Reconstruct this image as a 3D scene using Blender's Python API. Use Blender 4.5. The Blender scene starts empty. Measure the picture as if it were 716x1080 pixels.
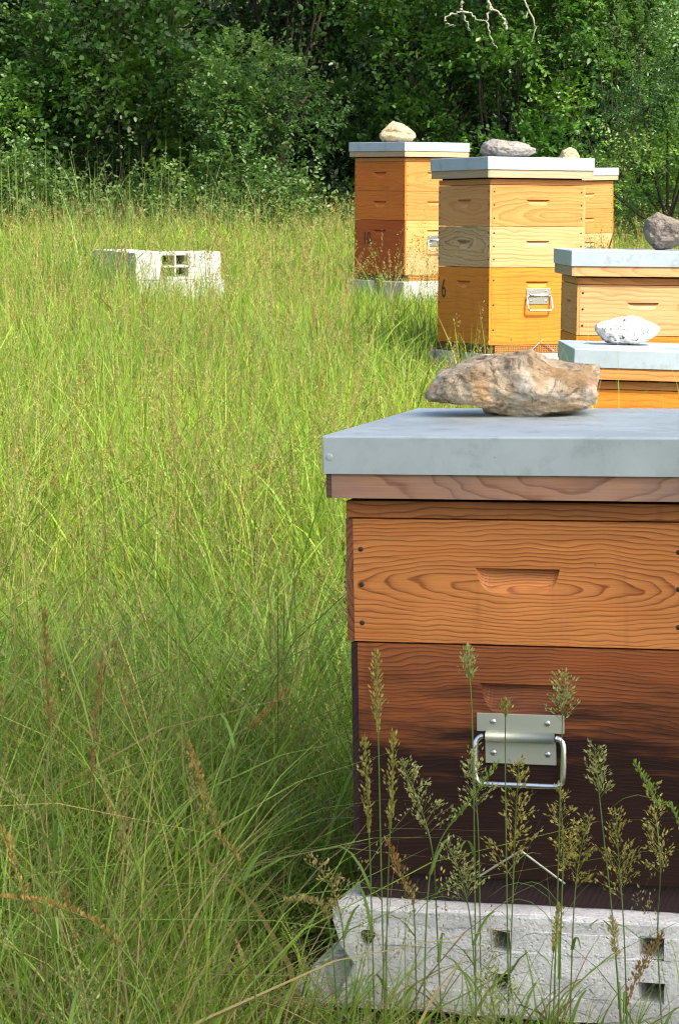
import bpy, bmesh, math
import numpy as np
from mathutils import Matrix, Vector, Euler

sc = bpy.context.scene
COL = sc.collection

# ------------------------------------------------------------------ camera
EYE = 1.12
F_PX, H_PX = 2800.0, 1080.0
PITCH = math.atan(360.0 / F_PX)
cam_d = bpy.data.cameras.new("camera")
cam_d.sensor_fit = 'VERTICAL'
cam_d.sensor_height = 36.0
cam_d.lens = F_PX / H_PX * 36.0
cam_d.clip_start = 0.1
cam_d.clip_end = 2000.0
cam = bpy.data.objects.new("camera", cam_d)
cam.location = (0, 0, EYE)
cam.rotation_euler = (math.radians(90) - PITCH, 0, 0)
COL.objects.link(cam)
sc.camera = cam

# ------------------------------------------------------------------ sky, sun, exposure
SUN_AZ = math.radians(47)          # to the right of straight behind the camera
SUN_EL = math.radians(50)
sdir = Vector((math.sin(SUN_AZ) * math.cos(SUN_EL), -math.cos(SUN_AZ) * math.cos(SUN_EL), math.sin(SUN_EL)))
world = bpy.data.worlds.new("World")
sc.world = world
world.use_nodes = True
wn = world.node_tree.nodes
wl = world.node_tree.links
wn.clear()
wo = wn.new('ShaderNodeOutputWorld')
bg = wn.new('ShaderNodeBackground')
sky = wn.new('ShaderNodeTexSky')
sky.sky_type = 'NISHITA'
sky.sun_disc = False
sky.sun_elevation = SUN_EL
sky.sun_rotation = math.atan2(sdir.x, sdir.y)
sky.air_density = 0.75
sky.dust_density = 4.0
sky.ozone_density = 0.5
bg.inputs['Strength'].default_value = 0.15
wl.new(sky.outputs[0], bg.inputs['Color'])
wl.new(bg.outputs[0], wo.inputs['Surface'])

sun_d = bpy.data.lights.new("sun", 'SUN')
sun_d.energy = 3.3
sun_d.angle = math.radians(0.5)
sun_d.color = (1.0, 0.93, 0.80)
sun = bpy.data.objects.new("sun", sun_d)
sun.rotation_euler = sdir.to_track_quat('Z', 'Y').to_euler()
sun.location = sdir * 50
COL.objects.link(sun)

sc.view_settings.view_transform = 'Standard'
sc.view_settings.look = 'None'
sc.view_settings.gamma = 1.0
sc.view_settings.use_curve_mapping = False
sc.view_settings.exposure = 1.45
sc.cycles.max_bounces = 8
sc.cycles.diffuse_bounces = 4
sc.cycles.transmission_bounces = 4
sc.cycles.use_denoising = True
sc.cycles.denoising_input_passes = 'RGB_ALBEDO_NORMAL'
sc.cycles.denoising_prefilter = 'ACCURATE'
sc.cycles.pixel_filter_type = 'BLACKMAN_HARRIS'
sc.cycles.filter_width = 1.2
sc.cycles.sample_clamp_indirect = 4.0

# ------------------------------------------------------------------ helpers: nodes
def new_mat(name):
    m = bpy.data.materials.new(name)
    m.use_nodes = True
    nt = m.node_tree
    nt.nodes.clear()
    out = nt.nodes.new('ShaderNodeOutputMaterial')
    return m, nt, out

class NB:
    """tiny node builder"""
    def __init__(s, nt): s.nt = nt
    def n(s, typ, **kw):
        nd = s.nt.nodes.new(typ)
        for k, v in kw.items():
            setattr(nd, k, v)
        return nd
    def link(s, a, b): s.nt.links.new(a, b)
    def put(s, sock, v):
        if hasattr(v, 'is_output'): s.link(v, sock)
        else: sock.default_value = v
    def math(s, op, a, b=0.0, c=0.0, clamp=False):
        nd = s.n('ShaderNodeMath', operation=op, use_clamp=clamp)
        s.put(nd.inputs[0], a); s.put(nd.inputs[1], b); s.put(nd.inputs[2], c)
        return nd.outputs[0]
    def vec(s, x, y, z):
        nd = s.n('ShaderNodeCombineXYZ')
        s.put(nd.inputs[0], x); s.put(nd.inputs[1], y); s.put(nd.inputs[2], z)
        return nd.outputs[0]
    def mix(s, f, a, b, mode='MIX'):
        nd = s.n('ShaderNodeMix', data_type='RGBA', blend_type=mode)
        s.put(nd.inputs[0], f); s.put(nd.inputs[6], a); s.put(nd.inputs[7], b)
        return nd.outputs[2]
    def noise(s, v, scale, detail=3.0, rough=0.55, dist=0.0, out=0):
        nd = s.n('ShaderNodeTexNoise')
        s.put(nd.inputs['Vector'], v)
        nd.inputs['Scale'].default_value = scale
        nd.inputs['Detail'].default_value = detail
        nd.inputs['Roughness'].default_value = rough
        nd.inputs['Distortion'].default_value = dist
        return nd.outputs[out]
    def ramp(s, f, stops, interp='LINEAR'):
        nd = s.n('ShaderNodeValToRGB')
        cr = nd.color_ramp
        cr.interpolation = interp
        while len(cr.elements) < len(stops): cr.elements.new(0.5)
        for e, (p, c) in zip(cr.elements, stops):
            e.position = p
            e.color = (c, c, c, 1) if isinstance(c, (int, float)) else (*c, 1)
        s.put(nd.inputs[0], f)
        return nd.outputs[0]
    def smooth(s, v, a, b):
        nd = s.n('ShaderNodeMapRange', interpolation_type='SMOOTHSTEP')
        s.put(nd.inputs[0], v); nd.inputs[1].default_value = a; nd.inputs[2].default_value = b
        return nd.outputs[0]
    def bump(s, h, strength, dist=0.002, normal=None):
        nd = s.n('ShaderNodeBump')
        nd.inputs['Strength'].default_value = strength
        nd.inputs['Distance'].default_value = dist
        s.put(nd.inputs['Height'], h)
        if normal is not None: s.link(normal, nd.inputs['Normal'])
        return nd.outputs[0]

def c4(c): return (*c, 1.0)

def wood(name, light, dark, axis='x', xc=0.2, zc=0.4, kx=0.22, freq=95.0, seed=0.0, ring=0.8,
         rough=0.55, wob=0.012, end=False, stain=None, grey=0.0):
    """plain-sawn softwood: growth rings cut by the board, in the hive's own coordinates"""
    m, nt, out = new_mat(name)
    b = NB(nt)
    tc = b.n('ShaderNodeTexCoord').outputs['Object']
    sep = b.n('ShaderNodeSeparateXYZ'); b.link(tc, sep.inputs[0])
    X, Y, Z = sep.outputs
    u, w = (X, Y) if axis == 'x' else (Y, X)
    n1 = b.noise(b.vec(b.math('MULTIPLY_ADD', u, 3.0, seed), 0.0, b.math('MULTIPLY', Z, 9.0)), 1.0, 3.0)
    n2 = b.noise(b.vec(b.math('MULTIPLY_ADD', u, 11.0, seed), w, b.math('MULTIPLY', Z, 22.0)), 1.0, 2.0)
    du = b.math('MULTIPLY', b.math('SUBTRACT', u, xc), kx)
    if end: du = b.math('MULTIPLY', b.math('SUBTRACT', u, xc), 1.0)
    dz = b.math('SUBTRACT', Z, zc)
    r = b.math('SQRT', b.math('ADD', b.math('MULTIPLY', du, du), b.math('MULTIPLY', dz, dz)))
    if not end: r = b.math('ADD', r, b.math('MULTIPLY', b.math('ABSOLUTE', w), 1.6))      # the scoop cuts deeper rings
    r = b.math('ADD', r, b.math('MULTIPLY', b.math('SUBTRACT', n1, 0.5), wob * 4))
    r = b.math('ADD', r, b.math('MULTIPLY', b.math('SUBTRACT', n2, 0.5), wob * 1.3))
    ph = b.math('MULTIPLY', r, freq)
    ph = b.math('ADD', ph, b.math('MULTIPLY', b.noise(b.vec(b.math('MULTIPLY', r, 30.0), seed, 0.0), 1.0, 2.0), 2.2))
    fr = b.math('FRACT', ph)
    prof = b.ramp(fr, [(0.0, 0.05), (0.42, 0.12), (0.74, 0.48), (0.87, 1.0), (0.94, 0.9), (1.0, 0.05)])
    fib = b.noise(b.vec(b.math('MULTIPLY_ADD', u, 9.0, seed), b.math('MULTIPLY', w, 200.0), b.math('MULTIPLY', Z, 330.0)), 1.0, 3.0, 0.7)
    big = b.noise(b.vec(b.math('MULTIPLY_ADD', u, 2.2, seed * 2 + 3), w, b.math('MULTIPLY', Z, 7.0)), 1.0, 3.0)
    f = b.math('MULTIPLY', prof, ring)
    f = b.math('ADD', f, b.math('MULTIPLY', b.math('SUBTRACT', fib, 0.5), 1.2))
    f = b.math('ADD', f, b.math('MULTIPLY', b.math('SUBTRACT', big, 0.5), 1.05), clamp=True)
    col = b.mix(f, c4(light), c4(dark))
    warm = b.noise(b.vec(b.math('MULTIPLY_ADD', u, 3.5, seed + 2), w, b.math('MULTIPLY', Z, 26.0)), 1.0, 3.0)
    col = b.mix(b.math('MULTIPLY', b.smooth(warm, 0.5, 0.75), 0.5), col, c4((light[0] * 0.95, light[1] * 0.68, light[2] * 0.55)))
    mk = b.smooth(b.noise(b.vec(b.math('MULTIPLY_ADD', u, 38.0, seed), 0.0, b.math('MULTIPLY', Z, 120.0)), 1.0, 2.0), 0.74, 0.80)
    col = b.mix(b.math('MULTIPLY', mk, 0.75), col, c4((dark[0] * 0.35, dark[1] * 0.35, dark[2] * 0.4)))
    dr = b.noise(b.vec(b.math('MULTIPLY_ADD', u, 26.0, seed + 7), 0.0, b.math('MULTIPLY', Z, 3.0)), 1.0, 3.0)
    col = b.mix(b.math('MULTIPLY', b.smooth(dr, 0.56, 0.74), 0.30), col, c4((dark[0] * 0.8, dark[1] * 0.8, dark[2] * 0.9)))
    if grey:
        g = b.noise(b.vec(b.math('MULTIPLY_ADD', u, 5.0, seed + 9), w, b.math('MULTIPLY', Z, 14.0)), 1.0, 4.0)
        col = b.mix(b.math('MULTIPLY', b.smooth(g, 0.35, 0.65), grey), col, c4((0.20, 0.175, 0.16)))
    if stain:                       # (z where the finish turns dark, softness, colour)
        zs, soft, scol, amt = stain
        sn = b.noise(b.vec(b.math('MULTIPLY_ADD', u, 5.0, seed + 5), w, b.math('MULTIPLY', Z, 42.0)), 1.0, 5.0, 0.65)
        edge = b.math('ADD', Z, b.math('MULTIPLY', b.math('SUBTRACT', sn, 0.5), 0.33))
        k = b.smooth(edge, zs + soft, zs - soft)
        sf = b.mix(b.math('MULTIPLY', prof, 0.6), c4(scol), c4((scol[0] * 2.1, scol[1] * 1.5, scol[2] * 1.4)))
        col = b.mix(b.math('MULTIPLY', k, amt), col, sf)
    p = b.n('ShaderNodeBsdfPrincipled')
    b.link(col, p.inputs['Base Color'])
    b.link(b.ramp(fib, [(0.3, rough - 0.08), (0.7, rough + 0.12)]), p.inputs['Roughness'])
    p.inputs['Specular IOR Level'].default_value = 0.22
    hb = b.math('ADD', b.math('MULTIPLY', prof, 0.6), b.math('MULTIPLY', fib, 0.8))
    b.link(b.bump(hb, 0.35, 0.0012), p.inputs['Normal'])
    b.link(p.outputs[0], out.inputs[0])
    return m

def plain(name, col, rough=0.5, metal=0.0, spec=0.5, nscale=0.0, namt=0.0, bump=0.0):
    m, nt, out = new_mat(name)
    b = NB(nt)
    p = b.n('ShaderNodeBsdfPrincipled')
    p.inputs['Roughness'].default_value = rough
    p.inputs['Metallic'].default_value = metal
    p.inputs['Specular IOR Level'].default_value = spec
    if nscale:
        tc = b.n('ShaderNodeTexCoord').outputs['Object']
        nz = b.noise(tc, nscale, 4.0)
        lo = tuple(v * (1 - namt) for v in col); hi = tuple(min(1, v * (1 + namt)) for v in col)
        b.link(b.mix(nz, c4(lo), c4(hi)), p.inputs['Base Color'])
        if bump: b.link(b.bump(nz, bump, 0.003), p.inputs['Normal'])
    else:
        p.inputs['Base Color'].default_value = c4(col)
    b.link(p.outputs[0], out.inputs[0])
    return m

def sheet_metal(name, col, rough=0.42):
    m, nt, out = new_mat(name)
    b = NB(nt)
    tc = b.n('ShaderNodeTexCoord').outputs['Object']
    v = b.n('ShaderNodeTexVoronoi'); b.link(tc, v.inputs['Vector']); v.inputs['Scale'].default_value = 70.0
    n = b.noise(tc, 9.0, 5.0, 0.6)
    n2 = b.noise(tc, 3.0, 3.0)
    tone = b.math('ADD', b.math('MULTIPLY', v.outputs['Color'], 0.10), b.math('ADD', b.math('MULTIPLY', n, 0.35), b.math('MULTIPLY', n2, 0.55)))
    colr = b.ramp(tone, [(0.25, tuple(x * 0.80 for x in col)), (0.5, col), (0.8, tuple(min(1, x * 1.15) for x in col))])
    sm = b.noise(tc, 16.0, 7.0, 0.7)
    colr = b.mix(b.math('MULTIPLY', b.smooth(sm, 0.50, 0.70), 0.55), colr, c4((col[0] * 0.60, col[1] * 0.57, col[2] * 0.50)))
    sp = b.noise(tc, 75.0, 3.0, 0.6)
    colr = b.mix(b.math('MULTIPLY', b.smooth(sp, 0.70, 0.74), 0.6), colr, c4((0.16, 0.13, 0.10)))
    p = b.n('ShaderNodeBsdfPrincipled')
    b.link(colr, p.inputs['Base Color'])
    p.inputs['Metallic'].default_value = 0.45
    b.link(b.ramp(n, [(0.3, rough - 0.06), (0.7, rough + 0.14)]), p.inputs['Roughness'])
    b.link(b.bump(b.math('ADD', n2, b.math('MULTIPLY', n, 0.15)), 0.40, 0.014), p.inputs['Normal'])
    b.link(p.outputs[0], out.inputs[0])
    return m

def concrete(name, col):
    m, nt, out = new_mat(name)
    b = NB(nt)
    tc = b.n('ShaderNodeTexCoord').outputs['Object']
    n = b.noise(tc, 6.0, 6.0, 0.65)
    g = b.noise(tc, 160.0, 3.0, 0.7)
    v = b.n('ShaderNodeTexVoronoi'); b.link(tc, v.inputs['Vector']); v.inputs['Scale'].default_value = 130.0
    pit = b.smooth(v.outputs['Distance'], 0.12, 0.28)
    c = b.mix(b.smooth(n, 0.3, 0.75), c4(tuple(x * 0.72 for x in col)), c4(tuple(min(1, x * 1.08) for x in col)))
    c = b.mix(b.math('MULTIPLY', b.smooth(g, 0.48, 0.68), 0.34), c, c4((0.20, 0.195, 0.175)))
    moss = b.smooth(b.noise(tc, 11.0, 4.0), 0.62, 0.75)
    c = b.mix(b.math('MULTIPLY', moss, 0.30), c, c4((0.14, 0.15, 0.07)))
    p = b.n('ShaderNodeBsdfPrincipled')
    b.link(c, p.inputs['Base Color'])
    p.inputs['Roughness'].default_value = 0.9
    p.inputs['Specular IOR Level'].default_value = 0.2
    b.link(b.bump(b.math('ADD', b.math('MULTIPLY', pit, 0.6), g), 0.6, 0.004), p.inputs['Normal'])
    b.link(p.outputs[0], out.inputs[0])
    return m

def stone(name, cols, specks=None, scale=1.0):
    """cols: dark crevice, main, warm, pale"""
    m, nt, out = new_mat(name)
    b = NB(nt)
    tc = b.n('ShaderNodeTexCoord').outputs['Object']
    n = b.noise(tc, 14.0 * scale, 8.0, 0.68, 0.6)
    w = b.noise(tc, 9.0 * scale, 4.0, 0.6, 1.0, out=0)
    g = b.noise(tc, 95.0 * scale, 5.0, 0.75)
    c = b.mix(b.smooth(w, 0.42, 0.62), c4(cols[1]), c4(cols[2]))
    c = b.mix(b.smooth(n, 0.52, 0.70), c, c4(cols[3]))
    c = b.mix(b.smooth(n, 0.44, 0.32), c, c4(cols[0]))
    fr_ = b.noise(tc, 34.0 * scale, 6.0, 0.7, 1.2)
    c = b.mix(b.math('MULTIPLY', b.smooth(fr_, 0.47, 0.36), 0.65), c, c4(cols[0]))
    c = b.mix(b.math('MULTIPLY', b.smooth(g, 0.5, 0.72), 0.45), c, c4(cols[0]))
    c = b.mix(b.math('MULTIPLY', b.smooth(g, 0.48, 0.28), 0.40), c, c4(cols[3]))
    if specks:
        s1 = b.smooth(b.noise(tc, specks[1], 3.0, 0.6), 0.56, 0.65)
        c = b.mix(s1, c, c4(specks[0]))
    p = b.n('ShaderNodeBsdfPrincipled')
    b.link(c, p.inputs['Base Color'])
    p.inputs['Roughness'].default_value = 0.88
    p.inputs['Specular IOR Level'].default_value = 0.25
    nb = b.bump(n, 0.8, 0.012)
    nb = b.bump(fr_, 0.8, 0.006, nb)
    b.link(b.bump(g, 0.7, 0.004, nb), p.inputs['Normal'])
    b.link(p.outputs[0], out.inputs[0])
    return m

def foliage_mat(name, trans=0.35, rough=0.55, spec=0.3):
    m, nt, out = new_mat(name)
    b = NB(nt)
    a = b.n('ShaderNodeAttribute'); a.attribute_name = "tint"
    p = b.n('ShaderNodeBsdfPrincipled')
    b.link(a.outputs['Color'], p.inputs['Base Color'])
    p.inputs['Roughness'].default_value = rough
    p.inputs['Specular IOR Level'].default_value = spec
    t = b.n('ShaderNodeBsdfTranslucent')
    hsv = b.n('ShaderNodeHueSaturation')
    hsv.inputs['Saturation'].default_value = 1.1
    hsv.inputs['Value'].default_value = 1.25
    b.link(a.outputs['Color'], hsv.inputs['Color'])
    b.link(hsv.outputs[0], t.inputs['Color'])
    mx = b.n('ShaderNodeMixShader'); mx.inputs[0].default_value = trans
    b.link(p.outputs[0], mx.inputs[1]); b.link(t.outputs[0], mx.inputs[2])
    b.link(mx.outputs[0], out.inputs[0])
    return m

# ------------------------------------------------------------------ helpers: objects
def link_mesh(name, me, mats, parent=None, smooth=False):
    o = bpy.data.objects.new(name, me)
    for m in (mats if isinstance(mats, (list, tuple)) else [mats]):
        me.materials.append(m)
    if smooth:
        me.polygons.foreach_set('use_smooth', np.ones(len(me.polygons), dtype=bool))
    if parent is not None: o.parent = parent
    COL.objects.link(o)
    return o

def obj(name, bm, mats, parent=None, smooth=False):
    me = bpy.data.meshes.new(name)
    bm.normal_update()
    bm.to_mesh(me); bm.free()
    return link_mesh(name, me, mats, parent, smooth)

def mesh_np(name, V, F, mats, parent=None, col=None, smooth=False):
    """V (n,3), F (m,k) all faces with k corners"""
    me = bpy.data.meshes.new(name)
    V = np.ascontiguousarray(V, dtype=np.float32); F = np.ascontiguousarray(F, dtype=np.int32)
    me.vertices.add(len(V)); me.vertices.foreach_set('co', V.ravel())
    k = F.shape[1]
    me.loops.add(F.size); me.loops.foreach_set('vertex_index', F.ravel())
    me.polygons.add(len(F))
    me.polygons.foreach_set('loop_start', np.arange(0, F.size, k, dtype=np.int32))
    me.polygons.foreach_set('loop_total', np.full(len(F), k, dtype=np.int32))
    me.update(calc_edges=True)
    if col is not None:
        ca = me.color_attributes.new("tint", 'FLOAT_COLOR', 'POINT')
        cc = np.ones((len(V), 4), dtype=np.float32); cc[:, :3] = col
        ca.data.foreach_set('color', cc.ravel())
    return link_mesh(name, me, mats, parent, smooth)

def empty(name, loc=(0, 0, 0), M=None):
    o = bpy.data.objects.new(name, None)
    o.empty_display_size = 0.1
    COL.objects.link(o)
    if M is not None: o.matrix_world = M
    else: o.location = loc
    return o

def tag(o, label=None, cat=None, group=None, kind=None):
    if label: o['label'] = label
    if cat: o['category'] = cat
    if group: o['group'] = group
    if kind: o['kind'] = kind
    return o

def box(bm, lo, hi, mi=0, bev=0.0):
    vs = [bm.verts.new((x, y, z)) for z in (lo[2], hi[2]) for y in (lo[1], hi[1]) for x in (lo[0], hi[0])]
    fs = []
    for q in ((0, 2, 3, 1), (4, 5, 7, 6), (0, 1, 5, 4), (2, 6, 7, 3), (0, 4, 6, 2), (1, 3, 7, 5)):
        f = bm.faces.new([vs[i] for i in q]); f.material_index = mi; fs.append(f)
    if bev:
        es = list({e for f in fs for e in f.edges})
        r = bmesh.ops.bevel(bm, geom=es, offset=bev, segments=2, affect='EDGES', profile=0.6)
        for f in r['faces']: f.material_index = mi
    return fs

def tube_np(path, radii, sides=6):
    P = np.array(path, float); R = np.array(radii, float)
    T = np.gradient(P, axis=0); T /= np.linalg.norm(T, axis=1)[:, None] + 1e-9
    a = np.array([0, 0, 1.0]) if abs(T[0, 2]) < 0.9 else np.array([1.0, 0, 0])
    V = []
    for i in range(len(P)):
        s = np.cross(T[i], a); s /= np.linalg.norm(s) + 1e-9
        c = np.cross(s, T[i]); a = -c if False else a
        ang = np.arange(sides) * 2 * np.pi / sides
        V.append(P[i] + R[i] * (np.cos(ang)[:, None] * s + np.sin(ang)[:, None] * c))
    V = np.concatenate(V)
    F = []
    for i in range(len(P) - 1):
        for k in range(sides):
            k2 = (k + 1) % sides
            F.append((i * sides + k, i * sides + k2, (i + 1) * sides + k2, (i + 1) * sides + k))
    return V, np.array(F)

def tube_bm(bm, path, r, sides=10, mi=0, cap=True):
    V, F = tube_np(path, [r] * len(path), sides)
    vs = [bm.verts.new(v) for v in V]
    for q in F:
        f = bm.faces.new([vs[i] for i in q]); f.material_index = mi; f.smooth = True
    if cap:
        bm.faces.new(vs[:sides]).material_index = mi
        bm.faces.new(vs[-sides:][::-1]).material_index = mi

def bez(pts, n=8):
    """Catmull-Rom through points"""
    P = [np.array(p, float) for p in pts]
    P = [2 * P[0] - P[1]] + P + [2 * P[-1] - P[-2]]
    o = []
    for i in range(1, len(P) - 2):
        for t in np.linspace(0, 1, n, endpoint=False):
            a, b_, c, d = P[i - 1:i + 3]
            o.append(0.5 * (2 * b_ + (c - a) * t + (2 * a - 5 * b_ + 4 * c - d) * t * t + (3 * b_ - a - 3 * c + d) * t ** 3))
    o.append(P[-2])
    return np.array(o)

def merge(parts):
    """list of (V,F[,C]) -> one"""
    V, F, C, n = [], [], [], 0
    for p in parts:
        V.append(p[0]); F.append(p[1] + n); n += len(p[0])
        if len(p) > 2: C.append(p[2])
    return np.concatenate(V), np.concatenate(F), (np.concatenate(C) if C else None)

# ------------------------------------------------------------------ ground
def gz(x, y):
    x = np.asarray(x, float); y = np.asarray(y, float)
    yy = np.clip(y, 1.0, 34.0)
    z = 0.01 + 0.026 * (yy - 3.46)
    z = z - 0.055 * np.clip(x - 0.3, 0, 2.0) * np.clip((y - 5) / 4, 0, 1)
    z = z + 0.012 * np.sin(x * 2.1 + y * 0.7) + 0.010 * np.sin(y * 1.3 - x * 0.9)
    return z

def make_ground():
    xs = np.concatenate([np.linspace(-400, -20, 10)[:-1], np.linspace(-20, 20, 121), np.linspace(20, 400, 10)[1:]])
    ys = np.concatenate([np.linspace(-400, -6, 10)[:-1], np.linspace(-6, 36, 141), np.array([37, 39, 42, 46, 52, 60, 75, 100, 160, 300, 600.0])])
    gx, gy = np.meshgrid(xs, ys)
    bank = 14.0 * (1 - np.exp(-np.clip(gy - 33.0, 0, None) / 22.0))       # unseen rise added behind the hedge to hide sky between leaves
    V = np.stack([gx.ravel(), gy.ravel(), (gz(gx, gy) + bank).ravel()], 1)
    nx = len(xs)
    i, j = np.meshgrid(np.arange(nx - 1), np.arange(len(ys) - 1))
    a = (j * nx + i).ravel()
    F = np.stack([a, a + 1, a + nx + 1, a + nx], 1)
    m, nt, out = new_mat("meadow soil")
    b = NB(nt)
    tc = b.n('ShaderNodeTexCoord').outputs['Object']
    n = b.noise(tc, 3.0, 6.0, 0.65)
    n2 = b.noise(tc, 40.0, 4.0, 0.7)
    c = b.mix(b.smooth(n, 0.35, 0.65), c4((0.035, 0.042, 0.016)), c4((0.055, 0.066, 0.022)))
    c = b.mix(b.math('MULTIPLY', n2, 0.6), c, c4((0.07, 0.06, 0.03)))
    p = b.n('ShaderNodeBsdfPrincipled')
    b.link(c, p.inputs['Base Color']); p.inputs['Roughness'].default_value = 0.95
    p.inputs['Specular IOR Level'].default_value = 0.1
    b.link(b.bump(n2, 0.8, 0.03), p.inputs['Normal'])
    b.link(p.outputs[0], out.inputs[0])
    tag(mesh_np("ground", V, F, m, smooth=True), kind='structure')
make_ground()

# ------------------------------------------------------------------ hives
W = 0.46
OV = 0.0275
def hive_matrix(x, y, z, yaw, pit, rol):
    return Matrix.Translation((x, y, z + EYE)) @ Matrix.Rotation(yaw, 4, 'Z') @ Matrix.Rotation(pit, 4, 'X') @ Matrix.Rotation(rol, 4, 'Y')

def board(bm, org, ud, nd, L, H, th, mi, slot=None, edge_mi=None, grooves=None):
    """a board standing on z, its outer face through org, with an optional scooped hand hold.
    ud: direction along the board, nd: outward normal. slot = (u0, u1, ztop, zbot, depth)"""
    org = Vector(org); ud = Vector(ud); nd = Vector(nd); up = Vector((0, 0, 1))
    def P(u, z, d=0.0): return bm.verts.new(org + ud * u + up * z - nd * d)
    if edge_mi is None: edge_mi = mi
    flip = ud.cross(up).dot(nd) < 0
    def face(vs, m):
        f = bm.faces.new(vs[::-1] if flip else vs); f.material_index = m; return f
    def quad(pts, m): return face([P(*p) for p in pts], m)
    if slot:
        u0, u1, zt, zb, dp = slot
        N = 24
        s = np.sin(np.linspace(-np.pi / 2, np.pi / 2, N + 1)); us = (u0 + u1) / 2 + (u1 - u0) / 2 * s
        pw = 7.0 if abs(nd.y) > 0.5 else 3.0
        zz = zb + (zt - zb) * np.abs(s) ** pw
        dd = dp * (1 - np.abs(s) ** 16.0)
        quad([(0, 0), (u0, 0), (u0, H), (0, H)], mi)
        quad([(u1, 0), (L, 0), (L, H), (u1, H)], mi)
        for i in range(N):
            a, c = us[i], us[i + 1]
            quad([(a, 0), (c, 0), (c, zz[i + 1]), (a, zz[i])], mi)
            quad([(a, zt), (c, zt), (c, H), (a, H)], mi)
            quad([(a, zz[i]), (c, zz[i + 1]), (c, zt, dd[i + 1]), (a, zt, dd[i])], mi)     # scooped floor
            quad([(a, zt, dd[i]), (c, zt, dd[i + 1]), (c, zt), (a, zt)], edge_mi)           # its top wall
    else:
        quad([(0, 0), (L, 0), (L, H), (0, H)], mi)
    quad([(0, 0, th), (0, 0), (0, H), (0, H, th)], edge_mi)
    quad([(L, 0), (L, 0, th), (L, H, th), (L, H)], edge_mi)
    quad([(0, H), (L, H), (L, H, th), (0, H, th)], edge_mi)
    quad([(0, 0, th), (L, 0, th), (L, 0), (0, 0)], edge_mi)
    quad([(L, 0, th), (0, 0, th), (0, H, th), (L, H, th)], edge_mi)

def hive_box(name, z0, H, mats, parent, slot_front=None, slot_side=None, gap=0.0016, lip=0.0098, nails=None):
    """a wooden box of four boards: front boards inset between the sides so the sides' end grain shows.
    mats: front wood, side wood, end grain, dark gap, nail"""
    bm = bmesh.new()
    z = z0 + gap; h = H - gap * 1.5
    th = 0.022
    sf = slot_front; ss = slot_side
    board(bm, (lip, 0, z), (1, 0, 0), (0, -1, 0), W - 2 * lip, h, th, 0, sf and (sf[0] - lip, sf[1] - lip, sf[2] - z, sf[3] - z, 0.013), 0)
    board(bm, (W - lip, W, z), (-1, 0, 0), (0, 1, 0), W - 2 * lip, h, th, 0, None, 0)
    board(bm, (0, W - 0.001, z), (0, -1, 0), (-1, 0, 0), W - 0.002, h, th, 1, ss and (ss[0], ss[1], ss[2] - z, ss[3] - z, 0.015), 2)
    board(bm, (W, 0.001, z), (0, 1, 0), (1, 0, 0), W - 0.002, h, th, 1, None, 2)
    box(bm, (0.023, 0.023, z0 + 0.0005), (W - 0.023, W - 0.023, z0 + H - 0.0005), 3)     # dark inside
    if nails:
        for (x, y, zz, nx, ny) in nails:
            r = bmesh.ops.create_icosphere(bm, subdivisions=2, radius=0.0042,
                matrix=Matrix.Translation((x, y, zz)) @ Matrix.Diagonal((1 if nx == 0 else 0.4, 1 if ny == 0 else 0.4, 1, 1)))
            for v in r['verts']:
                for f in v.link_faces: f.material_index = 4; f.smooth = True
    return obj(name, bm, mats, parent)

def lid(parent, z0, hr, hm, mats_rim, m_metal, dent_seed=0):
    """wooden rim under a folded sheet-metal cap"""
    bm = bmesh.new()
    o = OV - 0.004; t = 0.0075
    a, c = -o, W + o
    zr0, zr1 = z0 + 0.006, z0 + hr + 0.004
    box(bm, (a + t, a, zr0), (c - t, a + 0.02, zr1), 0)
    box(bm, (a + t, c - 0.02, zr0), (c - t, c, zr1), 0)
    box(bm, (a, a + 0.0008, zr0), (a + 0.02, c - 0.0008, zr1), 1)
    box(bm, (c - 0.02, a + 0.0008, zr0), (c, c - 0.0008, zr1), 1)
    box(bm, (a + 0.021, a + 0.021, zr0 + 0.004), (c - 0.021, c - 0.021, zr1 - 0.001), 2)
    rim = obj('lid_rim', bm, mats_rim, None)
    bm = bmesh.new()
    a, c = -OV, W + OV
    zm0, zm1 = z0 + hr, z0 + hr + hm
    n = 14
    g = np.linspace(a, c, n)
    rng = np.random.default_rng(dent_seed)
    vs = {}
    for i, x in enumerate(g):
        for j, y in enumerate(g):
            edge = i in (0, n - 1) or j in (0, n - 1)
            vs[i, j] = bm.verts.new((x, y, zm1 + (0.0 if edge else rng.normal(0, 0.0006))))
    for i in range(n - 1):
        for j in range(n - 1):
            f = bm.faces.new((vs[i, j], vs[i + 1, j], vs[i + 1, j + 1], vs[i, j + 1])); f.smooth = True
    ring = [vs[i, 0] for i in range(n)] + [vs[n - 1, j] for j in range(1, n)] + [vs[i, n - 1] for i in range(n - 2, -1, -1)] + [vs[0, j] for j in range(n - 2, 0, -1)]
    low = []
    for k, v in enumerate(ring):
        low.append(bm.verts.new((v.co.x, v.co.y, zm0)))
    N = len(ring)
    sharp = []
    for k in range(N):
        f = bm.faces.new((ring[k], low[k], low[(k + 1) % N], ring[(k + 1) % N])); f.smooth = False
    bmesh.ops.recalc_face_normals(bm, faces=bm.faces)
    es = [e for e in bm.edges if len(e.link_faces) == 2 and e.calc_face_angle() > 0.8]
    r = bmesh.ops.bevel(bm, geom=es, offset=0.003, segments=3, affect='EDGES', profile=0.5)
    sk = obj('metal_lid', bm, m_metal, parent, smooth=True)
    nz = np.array([p.normal[2] for p in sk.data.polygons])
    sk.data.polygons.foreach_set('use_smooth', nz > 0.985)
    md = sk.modifiers.new("thickness", 'SOLIDIFY'); md.thickness = 0.0012; md.offset = -1
    rim.parent = sk
    return sk

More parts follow.
